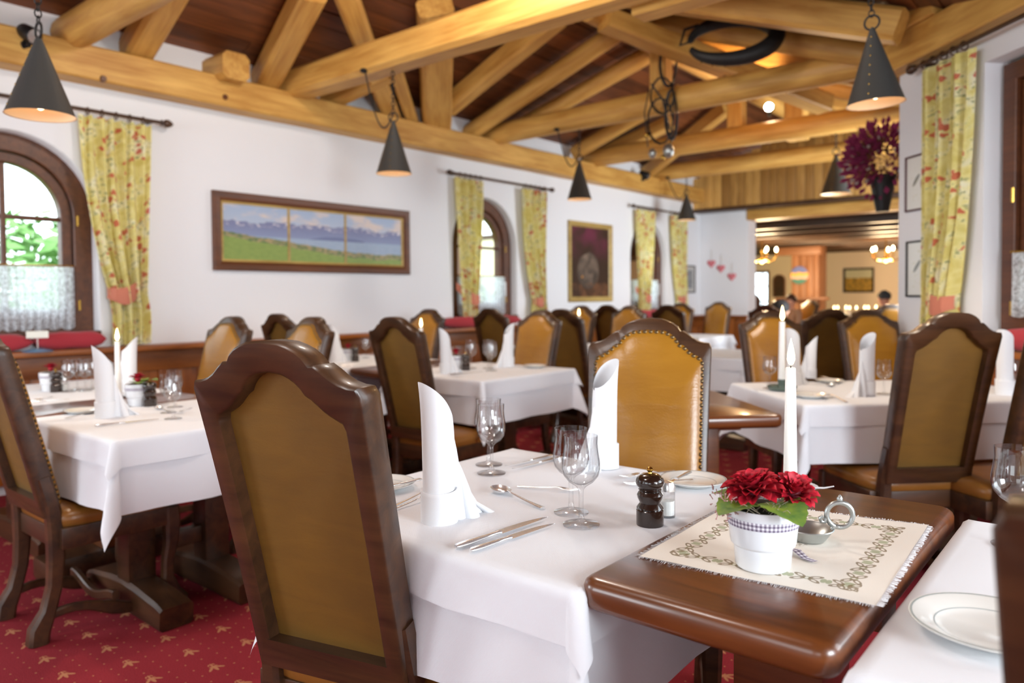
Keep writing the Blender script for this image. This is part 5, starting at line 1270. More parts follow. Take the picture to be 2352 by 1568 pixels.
# ------------------------------------------------------------------ the wooden table in front
ZWD = 0.772
def placemat():
    c = [onz(1470, 1279, ZWD), onz(2012, 1392, ZWD), onz(2132, 1208, ZWD), onz(1690, 1153, ZWD)]
    o = sum(c, Vector())/4; c = [p-o for p in c]; m = MB(); m.uv = []; n = 30; vs = []; W = (c[1]-c[0]).length; L = (c[3]-c[0]).length
    for j in range(n+1):
        for i in range(n+1):
            u, v = i/n, j/n; p = c[0]*(1-u)*(1-v)+c[1]*u*(1-v)+c[2]*u*v+c[3]*(1-u)*v
            vs.append((p.x, p.y, 0.0016+0.0007*math.sin(u*11+v*3)+0.0006*math.sin(v*13))); m.uv.append((u*W, v*L))
    m.add(vs, [(j*(n+1)+i, j*(n+1)+i+1, (j+1)*(n+1)+i+1, (j+1)*(n+1)+i) for j in range(n) for i in range(n)])
    t = NT('embroidered_linen'); u, v, z = t.xyz('UV'); un = (u/W); vn = (v/L)
    eu = (u-W/2).abs()*-1.0+W/2; ev = (v-L/2).abs()*-1.0+L/2      # distance to the side / end edges
    def band(edge, along, other, margin, pitch):
        b = edge-margin; s = along.mod(pitch)-pitch*0.5
        def el(cx, cy, rx, ry, rot):
            cc, ss = math.cos(rot), math.sin(rot); sa = s.abs()-cx; bb = b-cy; p = (sa*cc+bb*ss)/rx; q = (bb*cc-sa*ss)/ry; return p*p+q*q
        e1 = el(0.013, 0.008, 0.0125, 0.0055, 0.6); e2 = el(0.013, -0.008, 0.0125, 0.0055, -0.6); e3 = el(0.026, 0.0, 0.005, 0.009, 0.0); ring = el(0.0, 0.0, 0.0065, 0.0065, 0)
        br = e1.lt(1.0).mx(e2.lt(1.0))*(1.0-(e1.lt(0.22).mx(e2.lt(0.22))))
        gr = e3.lt(1.0).mx(ring.lt(1.0)*ring.gt(0.25))
        ok = (other.gt(margin-0.018))
        return br*ok, gr*ok
    b1, g1 = band(eu, v, ev, 0.052, 0.060); b2, g2 = band(ev, u, eu, 0.052, 0.060)
    k = t.noise(t.vec(u, v, 0.0), 900, 1); wv = (u*2600.0).sin()*(v*2600.0).sin()
    base = t.mix(k, S(226, 214, 198), S(240, 234, 224)); c1 = t.mix((g1.mx(g2))*0.75, base, S(150, 156, 112)); c2 = t.mix((b1.mx(b2))*0.8, c1, S(122, 98, 58))
    r2 = ((u-W*0.47)*(u-W*0.47)*1.0+(v-L*0.52)*(v-L*0.52)).sqrt(); ang = t.noise(t.vec(u, v, 3.0), 150, 2); mot = (r2.lt(0.045))*(r2.gt(0.022))*ang.gt(0.52); c3 = t.mix(mot*0.7, c2, S(140, 118, 92))
    t.col(c3); t.set('Roughness', 0.9); t.bump(wv+k, 0.25, 0.001); M['embroidered_linen'] = t.m
    cl = m.mesh('linen_panel', 'embroidered_linen', True, 180)
    f = MB(); rr = random.Random(3)
    for a, b in ((0, 1), (1, 2), (2, 3), (3, 0)):
        A, B = c[a], c[b]; d = (B-A).normalized(); out = Vector((d.y, -d.x, 0)); K = int((B-A).length/0.0022)
        for i in range(K):
            p = A+(B-A)*(i/K); e = p+out*(0.006+0.006*rr.random())+d*rr.uniform(-0.002, 0.002); w = d*0.0005
            f.add([(p-w)+Vector((0, 0, 0.0018)), (p+w)+Vector((0, 0, 0.0018)), (e+w)+Vector((0, 0, 0.0006+0.002*rr.random())), (e-w)+Vector((0, 0, 0.0008))], [(0, 1, 2, 3)])
    thing('placemat', 'fringed cream linen mat embroidered with green and brown scrolls', 'placemat', [P('linen_panel', cl), P('fringe', f.mesh('fringe', 'napkin_cloth', False), kind='stuff')], (o.x, o.y, ZWD))
placemat()
PM = ZWD+0.003
pp = onz(1752, 1298, PM)
toC = math.atan2(-pp.y, -pp.x)
put_pot('white pot of deep red dahlias with a gingham ribbon on the embroidered mat', pp, 0, True, 1.0, POT1,
        [(toC-0.75, 0.02, 0.020, 0.112, 1.05), (toC+0.62, -0.05, 0.018, 0.114, 1.1), (toC-1.9, 0.15, 0.03, 0.11, 0.8), (toC+1.7, 0.3, 0.03, 0.112, 0.8)])
# dried sprigs beside the dahlia
m = MB(); rr = random.Random(9)
for i in range(70):
    a = toC-1.25+rr.uniform(-0.5, 0.5); r = rr.uniform(0.045, 0.085); z = rr.uniform(0.085, 0.125); c = Vector((r*math.cos(a), r*math.sin(a), z)); d = Vector((rr.gauss(0, 1), rr.gauss(0, 1), rr.gauss(0.2, 1))).normalized()*0.009; m.tube([c, c+d], 0.0009, 3); m.sphere(c+d, 0.0016, 5, 3)
for o_ in bpy.data.objects:
    if o_.name == 'flower_pot': w = link('dried_sprig', m.mesh('dried_sprig', 'dry_flower'), o_); w['kind'] = 'stuff'; w['label'] = 'pinkish dried sprig'
# ribbon tail on the mat
m = MB(); A = onz(1815, 1262, PM); pts = [(1812, 1262), (1830, 1272), (1850, 1284), (1872, 1292)]; R = []
for i, q in enumerate(pts):
    p = onz(*q, PM)-A; R.append([(p.x-0.004, p.y-0.006, 0.002+0.004*(i == 1)), (p.x+0.004, p.y+0.006, 0.002+0.006*(i == 1))])
m.rings(R, False); m.uv = [(0.02*(i//2), 0.014*(i % 2)) for i in range(8)]
thing('ribbon', 'grey gingham ribbon end lying on the embroidered mat', 'ribbon', P('r', m.mesh('ribbon', 'gingham')), A)
# pewter chamber stick
def chamberstick():
    m = MB(); n = 32; m.lathe([(0, 0.0), (0.026, 0.0), (0.030, 0.004), (0.041, 0.020), (0.045, 0.024), (0.044, 0.0255), (0.040, 0.022), (0.028, 0.008), (0, 0.006)], n); b = m.mesh('dish', 'pewter', True, 50)
    m = MB(); m.torus((0.055, 0, 0.050), 0.0235, 0.0048, 'y', 24, 8); m.lathe([(0.005, 0), (0.006, 0.004), (0.003, 0.009), (0, 0.012)], 8, (0.055, 0, 0.077)); m.tube([(0.032, 0, 0.045), (0.028, 0, 0.036), (0.022, 0, 0.036), (0.020, 0, 0.043), (0.026, 0, 0.047)], 0.0042, 8); m.tube([(0.040, 0, 0.022), (0.046, 0, 0.028), (0.052, 0, 0.028)], 0.005, 8); h = m.mesh('ring_handle', 'pewter', True, 60)
    return [P('dish', b), P('ring_handle', h)]
thing('chamber_candlestick', 'small pewter dish with a ring handle behind the dahlia pot', 'candlestick', chamberstick(), onz(1858, 1240, PM), 0.55)
candle('tall lit white candle on the polished wooden table behind the dahlias', 'white leaf shaped candle dish behind the dahlias', 1815, 1112, 'leaf', ZWD, 1.0, -0.1)
# ------------------------------------------------------------------ napkin table
napkin('standing folded white napkin beside the panelled back of the brown chair', 1010, 1196, 78)
napkin('standing folded white napkin in front of the nail studded leather chair', 1388, 1073, 255)
for lab, px, py, me in (('wine glass nearest the pepper mill, in front of its twin', 1335, 1206, GL), ('wine glass just behind the glass next to the pepper mill', 1312, 1178, GL), ('wine glass beside the pair of knives far from the pepper mill', 1129, 1088, GL), ('wine glass hidden behind the glass beside the far knives', 1123, 1068, GL)): glass(lab, px, py, me)
cut('k', 'long dinner knife in front of the folded napkin, beside a smaller knife', (1047, 1262), (1256, 1190))
cut('k', 'smaller knife in front of the folded napkin, next to the dinner knife', (1080, 1270), (1268, 1206))
cut('s', 'dessert spoon with its bowl towards the folded napkin', (1247, 1170), (1112, 1118))
cut('f', 'small dessert fork lying before the pair of wine glasses', (1190, 1119), (1330, 1131))
cut('k', 'knife by the far wine glass, farther of its pair', (1268, 1048), (1163, 1073)); cut('k', 'knife by the far wine glass, nearer of its pair', (1290, 1052), (1180, 1080))
cut('f', 'fork behind the pepper mill, pointing at the wine glasses', (1548, 1083), (1426, 1101)); cut('f', 'second fork behind the pepper mill, half hidden by it', (1590, 1104), (1424, 1119), full=1.0)
plate('white side plate behind the pepper mill', 1592, 1113)
cut('k', 'butter knife resting on the side plate behind the pepper mill', (1586, 1087), (1500, 1130), z=ZT+0.019, full=0.85)
plate('white side plate half hidden by the brown chair', 878, 1122)
cut('k', 'butter knife beside the brown chair, on the half hidden plate', (968, 1104), (868, 1126), z=ZT+0.019, full=0.85)
cut('f', 'fork between the brown chair and the folded napkin', (900, 1166), (985, 1133), full=0.95); cut('f', 'second fork between the brown chair and the folded napkin', (880, 1180), (985, 1146), full=0.95)
mill('dark turned pepper mill on the napkin table', 1493, 1204); salt('glass salt shaker behind the dark pepper mill', 1533, 1186)
# table beyond the dahlia
glass('wine glass at the table beyond the dahlia, behind the dark chair', 2330, 1255)
p = onz(2278, 1462, ZT); thing('dinner_plate', 'large white plate beside the polished wooden table, in front of the dark chair', 'plate', [P('plate_body', pl), P('rim_line', pl2)], p, 0, 1.25, 'white plates')
# ------------------------------------------------------------------ first window tables
W1 = 'on the first window table'
napkin('standing folded white napkin '+W1+', before the candle', 242, 958, 78, s=0.98); napkin('standing folded white napkin '+W1+', behind the candle', 298, 900, 250, s=0.95)
candle('lit candle '+W1, 'white candle dish '+W1, 272, 908, s=0.95)
put_pot('pot of red flowers with green leaves '+W1, onz(318, 930, ZT), 0, False, 0.95, POT2, [(0.4, 0.3, 0.03, 0.11, 1.1), (-0.4, 0.2, 0.03, 0.11, 1.1), (2.5, 0.2, 0.03, 0.11, 1.0)])
mill('dark pepper mill '+W1, 345, 932)
for px, py, w in ((398, 962, 'nearest the knife'), (388, 948, 'in the middle of the three'), (402, 935, 'farthest from the knife')): glass('wine glass '+W1+', '+w, px, py, GS)
cut('k', 'knife '+W1+', beside the napkin', (217, 980), (365, 964)); cut('s', 'dessert spoon '+W1, (392, 948), (350, 935), full=0.95); cut('f', 'fork '+W1+', near the spoon', (440, 938), (405, 952), full=0.8)
cut('f', 'fork '+W1+', by the dark wooden table', (150, 962), (222, 948), full=0.9); plate('side plate '+W1, 190, 948, s=0.9)
W2 = 'on the panelling table under the first arched window'
put_pot('pot of dark red flowers '+W2, onz(118, 897, ZT), 0, False, 0.95, POT2); mill('dark pepper mill '+W2, 129, 900); salt('salt shaker '+W2, 148, 898)
for px, py, w in ((158, 900, 'next to the salt shaker'), (178, 896, 'second from the salt shaker'), (196, 898, 'third from the salt shaker'), (212, 893, 'nearest the napkin')): glass('wine glass '+W2+', '+w, px, py, GS)
cut('k', 'knife '+W2, (60, 925), (160, 918)); cut('s', 'spoon '+W2, (120, 912), (92, 920), full=0.9)
# ------------------------------------------------------------------ tables below the triptych
W3 = 'on the table below the triptych'
napkin('standing folded white napkin '+W3+', beside the yellow backed chair', 1024, 858, 78, s=0.95); napkin('folded white napkin '+W3+', before the mustard chair with its shadow', 1168, 842, 250, s=0.98)
candle('lit candle '+W3, 'candle dish '+W3, 968, 842, s=0.95)
put_pot('pot of red flowers '+W3, onz(1048, 848, ZT), 0, False, 0.9, POT2); mill('dark pepper mill '+W3, 1070, 850)
glass('wine glass '+W3+', near the pepper mill', 1082, 846, GL); glass('wine glass '+W3+', near the shadowed chair', 1128, 852, GL); glass('wine glass '+W3+', behind the glass near the shadowed chair', 1122, 846, GL)
plate('side plate '+W3, 1228, 844); cut('k', 'knife '+W3+', beside the napkin', (1030, 862), (1108, 855))
W4 = 'on the panelling table below the triptych'
napkin('folded white napkin '+W4+', by the mustard chair', 545, 868, 78); napkin('folded white napkin '+W4+', by the pale glazed chair', 770, 832, 78, s=0.95)
put_pot('pot of red flowers '+W4, onz(800, 828, ZT), 0, False, 0.85, POT2); mill('dark pepper mill '+W4, 816, 830); glass('wine glass '+W4, 840, 822, GS); cut('k', 'knife '+W4, (780, 842), (850, 838))
# ------------------------------------------------------------------ angled table
W5 = 'on the angled table'
candle('lit candle in the glass ring holder '+W5, 'dark glass ring candle holder '+W5, 1796, 893, 'ring', s=1.15)
napkin('standing folded white napkin '+W5+' just behind the candle', 1822, 884, 78); napkin('standing folded white napkin '+W5+' before the glazed chair', 1990, 908, 250, s=0.98); napkin('standing folded white napkin '+W5+' by the tall dark framed chair', 2308, 905, 78, s=1.02)
napkin('standing folded white napkin '+W5+' by the dark backed chair', 1862, 868, 200, s=0.8)
glass('wine glass '+W5+' next to the glass ring holder', 1768, 892, GS); glass('wine glass '+W5+' between the napkin and the tall chair', 2030, 905, GS); glass('wine glass '+W5+' next to the rectangular window', 2325, 905, GS)
plate('side plate '+W5+' in front of the candle ring', 1862, 913); plate('side plate '+W5+' behind the cutlery', 1905, 878, s=0.9)
cut('f', 'fork '+W5, (1945, 925), (1880, 900)); cut('k', 'knife resting on the side plate '+W5, (1900, 912), (1850, 905), z=ZT+0.019); cut('s', 'spoon '+W5, (1930, 880), (1900, 890)); cut('f', 'second fork '+W5+', near the tall napkin', (1925, 878), (1880, 866))
# rows further back
W6 = 'on the tall candle table'
candle('tall lit candle on the table in front of the violet grey chair', 'dark candle holder under the tall candle before the violet grey chair', 1330, 800, 'ring', s=1.0)
# ------------------------------------------------------------------ the further dining room beyond the opening
YR = 20.6; X0R, X1R = -11.5, 3.0; ZR = 2.42
fwx = [ony(1724, 650, YR).x, ony(1768, 650, YR).x]; fwz = [ony(1745, 705, YR).z-0.25, ony(1745, 622, YR).z]
m = MB()
def q(x0, x1, z0, z1): m.add([(x0, YR, z0), (x1, YR, z0), (x1, YR, z1), (x0, YR, z1)], [(0, 1, 2, 3)])
q(X0R, fwx[0], 0, ZR); q(fwx[1], X1R, 0, ZR); q(fwx[0], fwx[1], 0, fwz[0]); q(fwx[0], fwx[1], fwz[1], ZR)
m.add([(X0R, YF+0.3, 0), (X0R, YR, 0), (X0R, YR, ZR), (X0R, YF+0.3, ZR)], [(0, 1, 2, 3)]); m.add([(X1R, YF+0.3, 0), (X1R, YR, 0), (X1R, YR, ZR), (X1R, YF+0.3, ZR)], [(0, 1, 2, 3)])
m.add([(X0R, YF+0.3, 0), (XW-0.3, YF+0.3, 0), (XW-0.3, YF+0.3, ZR), (X0R, YF+0.3, ZR)], [(0, 1, 2, 3)]); m.add([(CX, YF+0.3, 0), (X1R, YF+0.3, 0), (X1R, YF+0.3, ZR), (CX, YF+0.3, ZR)], [(0, 1, 2, 3)])
struct('wall_beyond', m.mesh('wall_beyond', 'cream_plaster', False))
cb = struct('ceiling_beyond', None); dk = MB(); dk.box(X0R, X1R, YF+0.28, YR+.05, ZR, ZR+0.1); link('ceiling_deck', dk.mesh('ceiling_deck', 'dark_ceiling', False), cb)
for i in range(9): y = YF+0.75+i*1.02; board('ceiling_beam', X0R, X1R, y, y+0.16, ZR-0.11, ZR, cb, 'dark_ceiling', 'x', 0.01)
kids = []
w, h = fwx[1]-fwx[0], fwz[1]-fwz[0]; fr = MB(); R = []
for d, y in ((0, 0.1), (0, -0.02), (0.06, -0.02), (0.06, 0.1)): R.append([(d, y, d), (w-d, y, d), (w-d, y, h-d), (d, y, h-d)])
fr.rings(R, True, loop=True); kids.append(P('window_frame', fr.mesh('window_frame', 'window_wood', False)))
for z in (0.33, 0.66): b = MB(); b.box(0.06, w-0.06, 0.02, 0.05, h*z-0.015, h*z+0.015); kids.append(P('muntin', b.mesh('muntin', 'window_wood', False)))
b = MB(); b.box(w*0.6-0.015, w*0.6+0.015, 0.02, 0.05, 0.06, h-0.06); kids.append(P('muntin', b.mesh('muntin', 'window_wood', False)))
g = MB(); g.add([(0.06, 0.035, 0.06), (w-0.06, 0.035, 0.06), (w-0.06, 0.035, h-0.06), (0.06, 0.035, h-0.06)], [(0, 1, 2, 3)]); kids.append(P('pane', g.mesh('pane', 'pane_glass', False)))
struct('window_5', None, kids, (fwx[0], YR, fwz[0]))
# boarded column with a round painted plaque and a mantel shelf
c0, c1 = ony(1818, 600, 17.4), ony(1880, 600, 17.4)
col = thing('wooden_column', 'broad boarded wooden chimney column in the further room', 'column', [], (0, 0, 0))
x = c0.x
while x < c1.x-0.02: board('board', x+0.003, min(x+0.16, c1.x)-0.003, 17.4, 17.44, 0, ZR, col, 'column_wood', 'z', 0.004); x += 0.16
board('core', c0.x+0.01, c1.x-0.01, 17.44, 18.0, 0, ZR, col, 'column_wood', 'z', 0.004)
board('mantel_shelf', c0.x-0.30, c1.x+0.25, 17.16, 17.40, 1.10, 1.16, col, 'column_wood', 'x', 0.008); board('cornice', c0.x-0.3, c1.x+0.1, 17.2, 17.42, 2.12, 2.30, col, 'column_wood', 'x', 0.01)
t = NT('painted_plaque'); u, v, z = t.xyz('UV'); n = t.noise(t.vec(u, v, 0.0), 5, 3); c = t.mix((v+n*0.15).gt(0.72), S(220, 170, 60), S(96, 110, 170)); c = t.mix((v+n*0.2).lt(0.58), c, S(214, 170, 150)); c = t.mix((v+n*0.12).lt(0.36), c, S(60, 120, 110)); t.col(c); M['painted_plaque'] = t.m
m = MB(); n = 30; r = 0.215; R = [[(s*r*math.cos(2*PI*k/n), y, s*r*math.sin(2*PI*k/n)) for k in range(n)] for s, y in ((1.0, 0), (1.0, -0.02), (0.94, -0.03))]; m.rings(R); rim = m.mesh('rim', 'column_wood')
m = MB(); m.add([(0.95*r*math.cos(2*PI*k/n), -0.026, 0.95*r*math.sin(2*PI*k/n)) for k in range(n)], [tuple(range(n))]); m.uv = [(0.5+p[0]/(2*r), 0.5+p[2]/(2*r)) for p in m.v]
thing('round_plaque', 'round painted plaque on the boarded column', 'plaque', [P('rim', rim), P('painted_face', m.mesh('painted_face', 'painted_plaque', False))], ony(1837, 632, 17.4))
a, b = ony(1937, 672, YR), ony(2008, 614, YR)
thing('meadow_picture', 'yellow green landscape picture on the cream wall of the further room', 'painting', frame_parts(b.x-a.x, b.z-a.z, 0.05, 0.03, 'black_print', 'meadow_painting'), (a.x, YR, a.z), 0)
a, b = ony(1776, 682, YR-0.02), ony(1804, 630, YR-0.02); m = MB(); R = []; w = b.x-a.x; r = w/2
for s, y in ((1.0, 0), (1.0, -0.06), (0.85, -0.06), (0.85, -0.01)): R.append([(-r*s, y, 0)]+[(-r*s*math.cos(PI*k/14), y, (b.z-a.z)-r+r*s*math.sin(PI*k/14)) for k in range(15)]+[(r*s, y, 0)])
m.rings(R, False); fr = m.mesh('niche_frame', 'column_wood'); m = MB(); m.add([(-r*.86, -0.012, 0)]+[(-r*.86*math.cos(PI*k/14), -0.012, (b.z-a.z)-r+r*.86*math.sin(PI*k/14)) for k in range(15)]+[(r*.86, -0.012, 0)], [tuple(range(17))])
thing('arched_niche', 'small dark arched wooden panel on the wall of the further room', 'wall panel', [P('niche_frame', fr), P('niche_back', m.mesh('niche_back', 'chair_wood', False))], ((a.x+b.x)/2, YR, a.z))
# chandeliers
def chandelier_parts():
    kids = []; m = MB(); m.lathe([(0, -0.16), (0.02, -0.15), (0.05, -0.11), (0.03, -0.06), (0.018, 0.0), (0.03, 0.05), (0.012, 0.12), (0.012, 0.3)], 14); kids.append(P('stem', m.mesh('stem', 'brass')))
    am = MB(); am.tube([(0.02, 0, -0.06), (0.12, 0, -0.12), (0.22, 0, -0.10), (0.27, 0, -0.02)], 0.012, 8); am.lathe([(0, 0), (0.035, 0.0), (0.03, 0.012), (0.013, 0.014), (0.013, 0.09), (0, 0.09)], 10, (0.27, 0, -0.02)); ame = am.mesh('arm', 'brass')
    bm_ = MB(); bm_.lathe([(0, 0), (0.012, 0.004), (0.024, 0.03), (0.02, 0.055), (0.006, 0.085), (0, 0.09)], 10); bme = bm_.mesh('bulb', 'bulb_warm')
    for k in range(5):
        a = 2*PI*k/5+0.4; kids.append(P('arm', ame, [P('bulb', bme, loc=(0.27, 0, 0.07))], rot=(0, 0, a)))
    return kids
CHD = chandelier_parts()
for px, py, D, lab in ((1750, 585, 15.0, 'brass candle chandelier beside the white pier opening'), (2035, 565, 15.0, 'brass candle chandelier in front of the cream wall with the meadow picture')):
    p = atd(px, py, D); o = thing('chandelier', lab, 'chandelier', CHD, (p.x, p.y, ZR-0.11-0.3), 0, 1.0, 'brass chandeliers in the further room')
    ld = bpy.data.lights.new('chandelier_bulbs', 'POINT'); ld.energy = 300; ld.color = (1.0, 0.72, 0.42); ld.shadow_soft_size = 0.25; l = bpy.data.objects.new('chandelier_bulbs', ld); COL.objects.link(l); l.parent = o; l.location = (0, 0, -0.28)
# tables with candles in the further room
def plain_table(c, w, d, lab, lab2, seed):
    thing('dining_table', lab, 'table', table_parts(w, d), (c[0], c[1], 0), 0, group='tables in the further room'); thing('tablecloth', lab2, 'tablecloth', P('c', drape(w, d, 0.3, 0.748, seed)), (c[0], c[1], 0), 0, group='cloths in the further room')
p1 = atd(1972, 720, 14.0); plain_table((p1.x, p1.y), 1.7, 0.9, 'long table with many small candles in the further room', 'white cloth under the many small candles in the further room', 21)
p2 = atd(1785, 720, 16.3); plain_table((p2.x, p2.y), 1.1, 0.8, 'table below the round plaque in the further room', 'white cloth on the table below the round plaque', 22)
CN2 = candle_parts(0.2, 0.012, 0.010); rr = random.Random(12)
for i, px in enumerate((1916, 1924, 1943, 1951, 1967, 1986, 1994, 2012)):
    dd = 14.0+rr.uniform(-0.36, 0.36); p = atd(px, 700, dd); thing('short_candle', 'small lit candle on the long table of the further room', 'candle', CN2, (p.x, p.y, 0.752), 0, (1.6, 1.6, 1.0), 'small candles in the further room')
# ------------------------------------------------------------------ guests
SKIN = plain('skin', S(214, 160, 134), 0.55).m
def skinned(name, verts, edges, rad, mat, sub=1):
    me = bpy.data.meshes.new(name); me.from_pydata(verts, edges, []); o = bpy.data.objects.new(name, me); COL.objects.link(o)
    md = o.modifiers.new('s', 'SKIN'); md.use_smooth_shade = True
    for i, r in enumerate(rad): me.skin_vertices[0].data[i].radius = (r, r) if not isinstance(r, tuple) else r; me.skin_vertices[0].data[i].use_root = (i == 0)
    sb = o.modifiers.new('d', 'SUBSURF'); sb.levels = sub; sb.render_levels = sub
    dg = bpy.context.evaluated_depsgraph_get(); out = bpy.data.meshes.new_from_object(o.evaluated_get(dg)); out.name = name
    bpy.data.objects.remove(o); out.materials.clear(); out.materials.append(mat); out.polygons.foreach_set('use_smooth', [True]*len(out.polygons)); return out
def chainv(V, E, R, start, pts):
    prev = start
    for p, r in pts: V.append(p); R.append(r); E.append((prev, len(V)-1)); prev = len(V)-1
    return prev
def person(label, loc, rz, hair, top, long_hair=False, lean=0.06, cap=False, s=1.0):
    V, E, R = [(0, 0, 0.53)], [], [0.13]
    ch = chainv(V, E, R, 0, [((0, lean*0.4, 0.68), 0.125), ((0, lean*0.8, 0.85), 0.135), ((0, lean, 0.95), 0.11)])
    nk = chainv(V, E, R, ch, [((0, lean+0.015, 1.02), 0.052), ((0, lean+0.03, 1.07), 0.055)])
    hd = chainv(V, E, R, nk, [((0, lean+0.05, 1.13), 0.078), ((0, lean+0.045, 1.19), 0.086), ((0, lean+0.03, 1.235), 0.065)])
    chainv(V, E, R, nk+1, [((0, lean+0.135, 1.145), 0.014), ((0, lean+0.155, 1.135), 0.011)])
    for sx in (-1, 1): chainv(V, E, R, nk+1, [((sx*0.085, lean+0.03, 1.15), 0.014)])
    for sx in (-1, 1):
        wr = chainv(V, E, R, ch, [((sx*0.13, lean, 0.95), 0.07), ((sx*0.19, lean+0.02, 0.92), 0.06), ((sx*0.23, lean+0.08, 0.78), 0.048), ((sx*0.22, lean+0.15, 0.70), 0.042), ((sx*0.18, lean+0.28, 0.765), 0.032), ((sx*0.16, lean+0.36, 0.785), 0.026), ((sx*0.15, lean+0.41, 0.785), 0.028)])
        for k, (dx, L) in enumerate(((-0.024, 0.065), (-0.008, 0.075), (0.008, 0.07), (0.023, 0.055))): chainv(V, E, R, wr, [((sx*(0.15+dx), lean+0.445, 0.785), 0.009), ((sx*(0.15+dx), lean+0.445+L*0.5, 0.788), 0.0085), ((sx*(0.15+dx), lean+0.445+L, 0.776), 0.008)])
        chainv(V, E, R, wr, [((sx*0.115, lean+0.405, 0.780), 0.010), ((sx*0.095, lean+0.43, 0.776), 0.009)])
        chainv(V, E, R, 0, [((sx*0.09, 0.03, 0.53), 0.09), ((sx*0.11, 0.25, 0.54), 0.078), ((sx*0.11, 0.42, 0.51), 0.06), ((sx*0.11, 0.43, 0.28), 0.055), ((sx*0.11, 0.42, 0.10), 0.042), ((sx*0.11, 0.46, 0.05), 0.042), ((sx*0.11, 0.56, 0.04), 0.035)])
    body = skinned('body', V, E, R, SKIN)
    # jumper over torso and arms, trousers over the legs
    V, E, R = [(0, 0, 0.55)], [], [0.145]
    ch = chainv(V, E, R, 0, [((0, lean*0.4, 0.68), 0.14), ((0, lean*0.8, 0.85), 0.15), ((0, lean, 0.955), 0.12)])
    chainv(V, E, R, ch, [((0, lean+0.012, 1.01), 0.066)])
    for sx in (-1, 1): chainv(V, E, R, ch, [((sx*0.13, lean, 0.955), 0.082), ((sx*0.19, lean+0.02, 0.92), 0.072), ((sx*0.23, lean+0.08, 0.78), 0.060), ((sx*0.22, lean+0.15, 0.70), 0.054), ((sx*0.18, lean+0.28, 0.765), 0.042)])
    jm = skinned('jumper', V, E, R, top)
    V, E, R = [(0, 0, 0.53)], [], [0.14]
    for sx in (-1, 1): chainv(V, E, R, 0, [((sx*0.09, 0.03, 0.53), 0.10), ((sx*0.11, 0.25, 0.54), 0.088), ((sx*0.11, 0.42, 0.51), 0.07), ((sx*0.11, 0.43, 0.28), 0.065), ((sx*0.11, 0.42, 0.12), 0.055)])
    tr_ = skinned('trousers', V, E, R, M['black_print'])
    h = MB(); rr = random.Random(len(label)); cz = 1.185; n, k = 20, 10; Rg = []
    for j in range(k+1):
        el = PI/2-(PI*(0.60 if not long_hair else 0.66))*j/k; ring = []
        for i in range(n):
            a = 2*PI*i/n; front = max(0.0, math.sin(a)); e2 = el+front*0.55*(j/k)
            rad = 0.108+0.006*math.sin(5*a+j) ; dz = -0.11*(j/k)**3*(1-front) if long_hair else 0
            ring.append((rad*0.9*math.cos(e2)*math.cos(a), lean+0.025+rad*math.cos(e2)*math.sin(a), cz+rad*math.sin(e2)+dz))
        Rg.append(ring)
    h.rings(Rg, True); hm_ = h.mesh('hair', hair, True, 180); hm_.name = 'cap' if cap else 'hair'
    e = MB()
    for sx in (-1, 1): e.sphere((sx*0.033, lean+0.128, 1.175), 0.011, 8, 6)
    mo = MB(); mo.tube([(-0.024, lean+0.125, 1.098), (0, lean+0.132, 1.095), (0.024, lean+0.125, 1.098)], 0.005, 6)
    thing('person', label, 'person', [P('body', body, [P('eyes', e.mesh('eyes', 'black_print')), P('mouth', mo.mesh('mouth', 'heart_pink'))]), P('jumper', jm), P('trousers', tr_), P('cap' if cap else 'hair', hm_)], loc, rz, s, 'seated guests')
    # what they sit on
HB = plain('hair_brown', S(74, 42, 26), 0.7).m; HK = plain('hair_black', S(26, 22, 22), 0.7).m; HG = plain('cap_grey', S(60, 64, 68), 0.9).m
TW = plain('jumper_white', S(226, 214, 218), 0.9).m; TD = plain('jumper_dark', S(48, 40, 52), 0.9).m; TR = plain('jumper_red', S(96, 40, 44), 0.9).m; TG = plain('jumper_tan', S(180, 140, 110), 0.9).m
def seated(label, px, top_y, D, face_deg, *a, **k):
    p = atd(px, top_y, D); s = 0.96; zt = 1.285*s
    person(label, (p.x, p.y, p.z-zt), math.radians(face_deg), *a, **k)
def guest(label, clab, px, D, deg, *a, **k):
    p = atd(px, 700, D); r = math.radians(deg)
    person(label, (p.x, p.y, -0.055 if 'sx' not in k else 0), r, *a, **{q: v for q, v in k.items() if q != 'sx'})
    thing('dining_chair', clab, 'chair', CH, (p.x+math.sin(r)*-0.02, p.y-math.cos(r)*-0.02, 0), r, (1, 1, 0.97), 'carved chairs with mustard leather')
guest('seated person with brown hair and a pale top, seen from the side beyond the pier', 'chair of the guest with the pale top', 1742, 13.2, 75, HB, TW, True)
guest('seated person with short black hair behind the mustard leather chair', 'chair of the guest with short black hair', 1788, 8.5, 0, HK, TD, s=0.955)
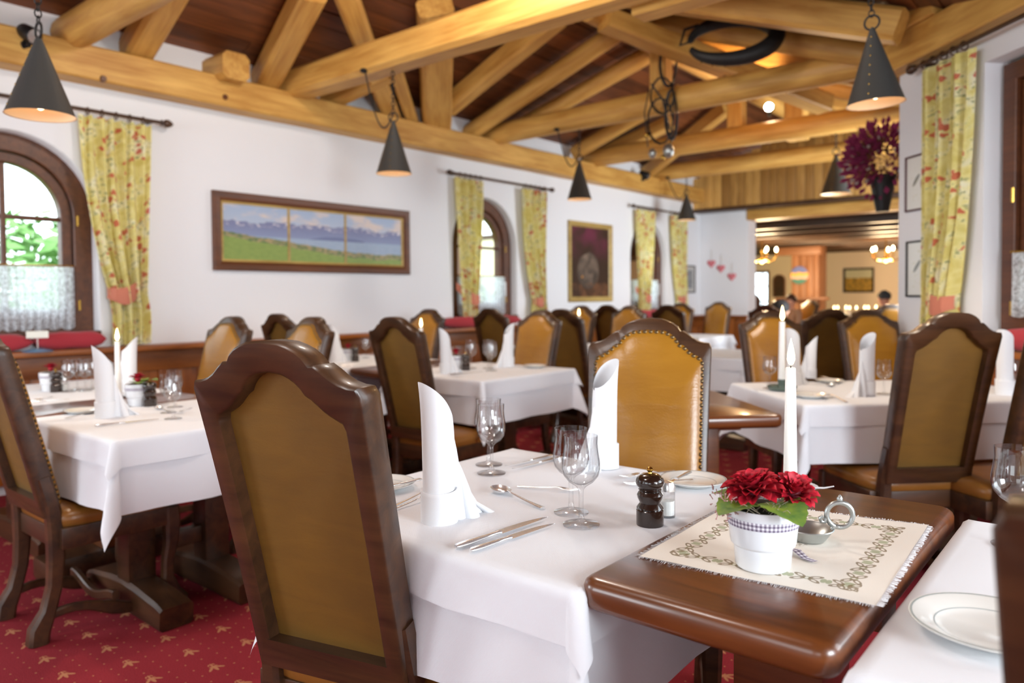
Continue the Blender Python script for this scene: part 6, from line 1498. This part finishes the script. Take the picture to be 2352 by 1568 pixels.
guest('seated person in a dark grey cap and red top below the meadow picture', 'chair of the guest in the dark grey cap', 2041, 12.8, 60, HG, TR, cap=True, s=1.04)
guest('seated person in a tan top below the round plaque', 'chair of the guest in the tan top', 1826, 13.6, 150, HB, TG)
# ------------------------------------------------------------------ garden outside the windows
t = NT('grass'); n = t.noise(scale=6, detail=4); t.col(t.ramp(n, [(0.3, S(96, 128, 70)), (0.7, S(160, 184, 110))])); t.set('Roughness', 0.9); M['grass'] = t.m
m = MB(); m.box(-40, XW-0.36, -20, 40, -0.4, -0.25); struct('garden_lawn', m.mesh('garden_lawn', 'grass', False))
m = MB(); m.box(3.6, 30, -4, 40, -0.4, -0.25); struct('garden_lawn', m.mesh('garden_lawn', 'grass', False))
def shrub(seed, n=1500, R=(1.0, 1.1, 1.1)):
    rr = random.Random(seed); m = MB()
    for i in range(n):
        d = Vector((rr.gauss(0, 1), rr.gauss(0, 1), rr.gauss(0, 1))).normalized(); r = 0.55+0.45*rr.random()**0.5
        c = Vector((d.x*R[0]*r, d.y*R[1]*r, R[2]+d.z*R[2]*r)); a = Vector((rr.gauss(0, 1), rr.gauss(0, 1), rr.gauss(0, 0.6))).normalized()*0.11; b = a.cross(d).normalized()*0.045
        m.add([c-a, c+b, c+a, c-b], [(0, 1, 2, 3)])
    st = MB(); st.tube([(0, 0, 0), (0.05, 0, R[2]*0.7), (0, 0.05, R[2]*1.3)], [0.06, 0.05, 0.02], 7); return m.mesh('foliage', plain('shrub_green%d' % seed, S(120, 150+8*seed, 92), 0.8).m, False), st.mesh('stem', 'frame_wood')
SH = [shrub(1), shrub(2)]
for i, (x, y, s, lab) in enumerate(((-8.4, 0.4, 0.9, 'green shrub in the garden outside the first arched window'), (-9.9, 3.2, 1.15, 'taller pale green shrub beyond the first arched window'), (-8.8, 7.2, 0.8, 'green shrub outside the second arched window'), (-9.4, 10.0, 0.8, 'green shrub outside the third arched window'))):
    f, st = SH[i % 2]; thing('garden_shrub', lab, 'shrub', [P('foliage', f, kind='stuff'), P('stem', st)], (x, y, -0.25), i*1.3, s, 'garden shrubs')
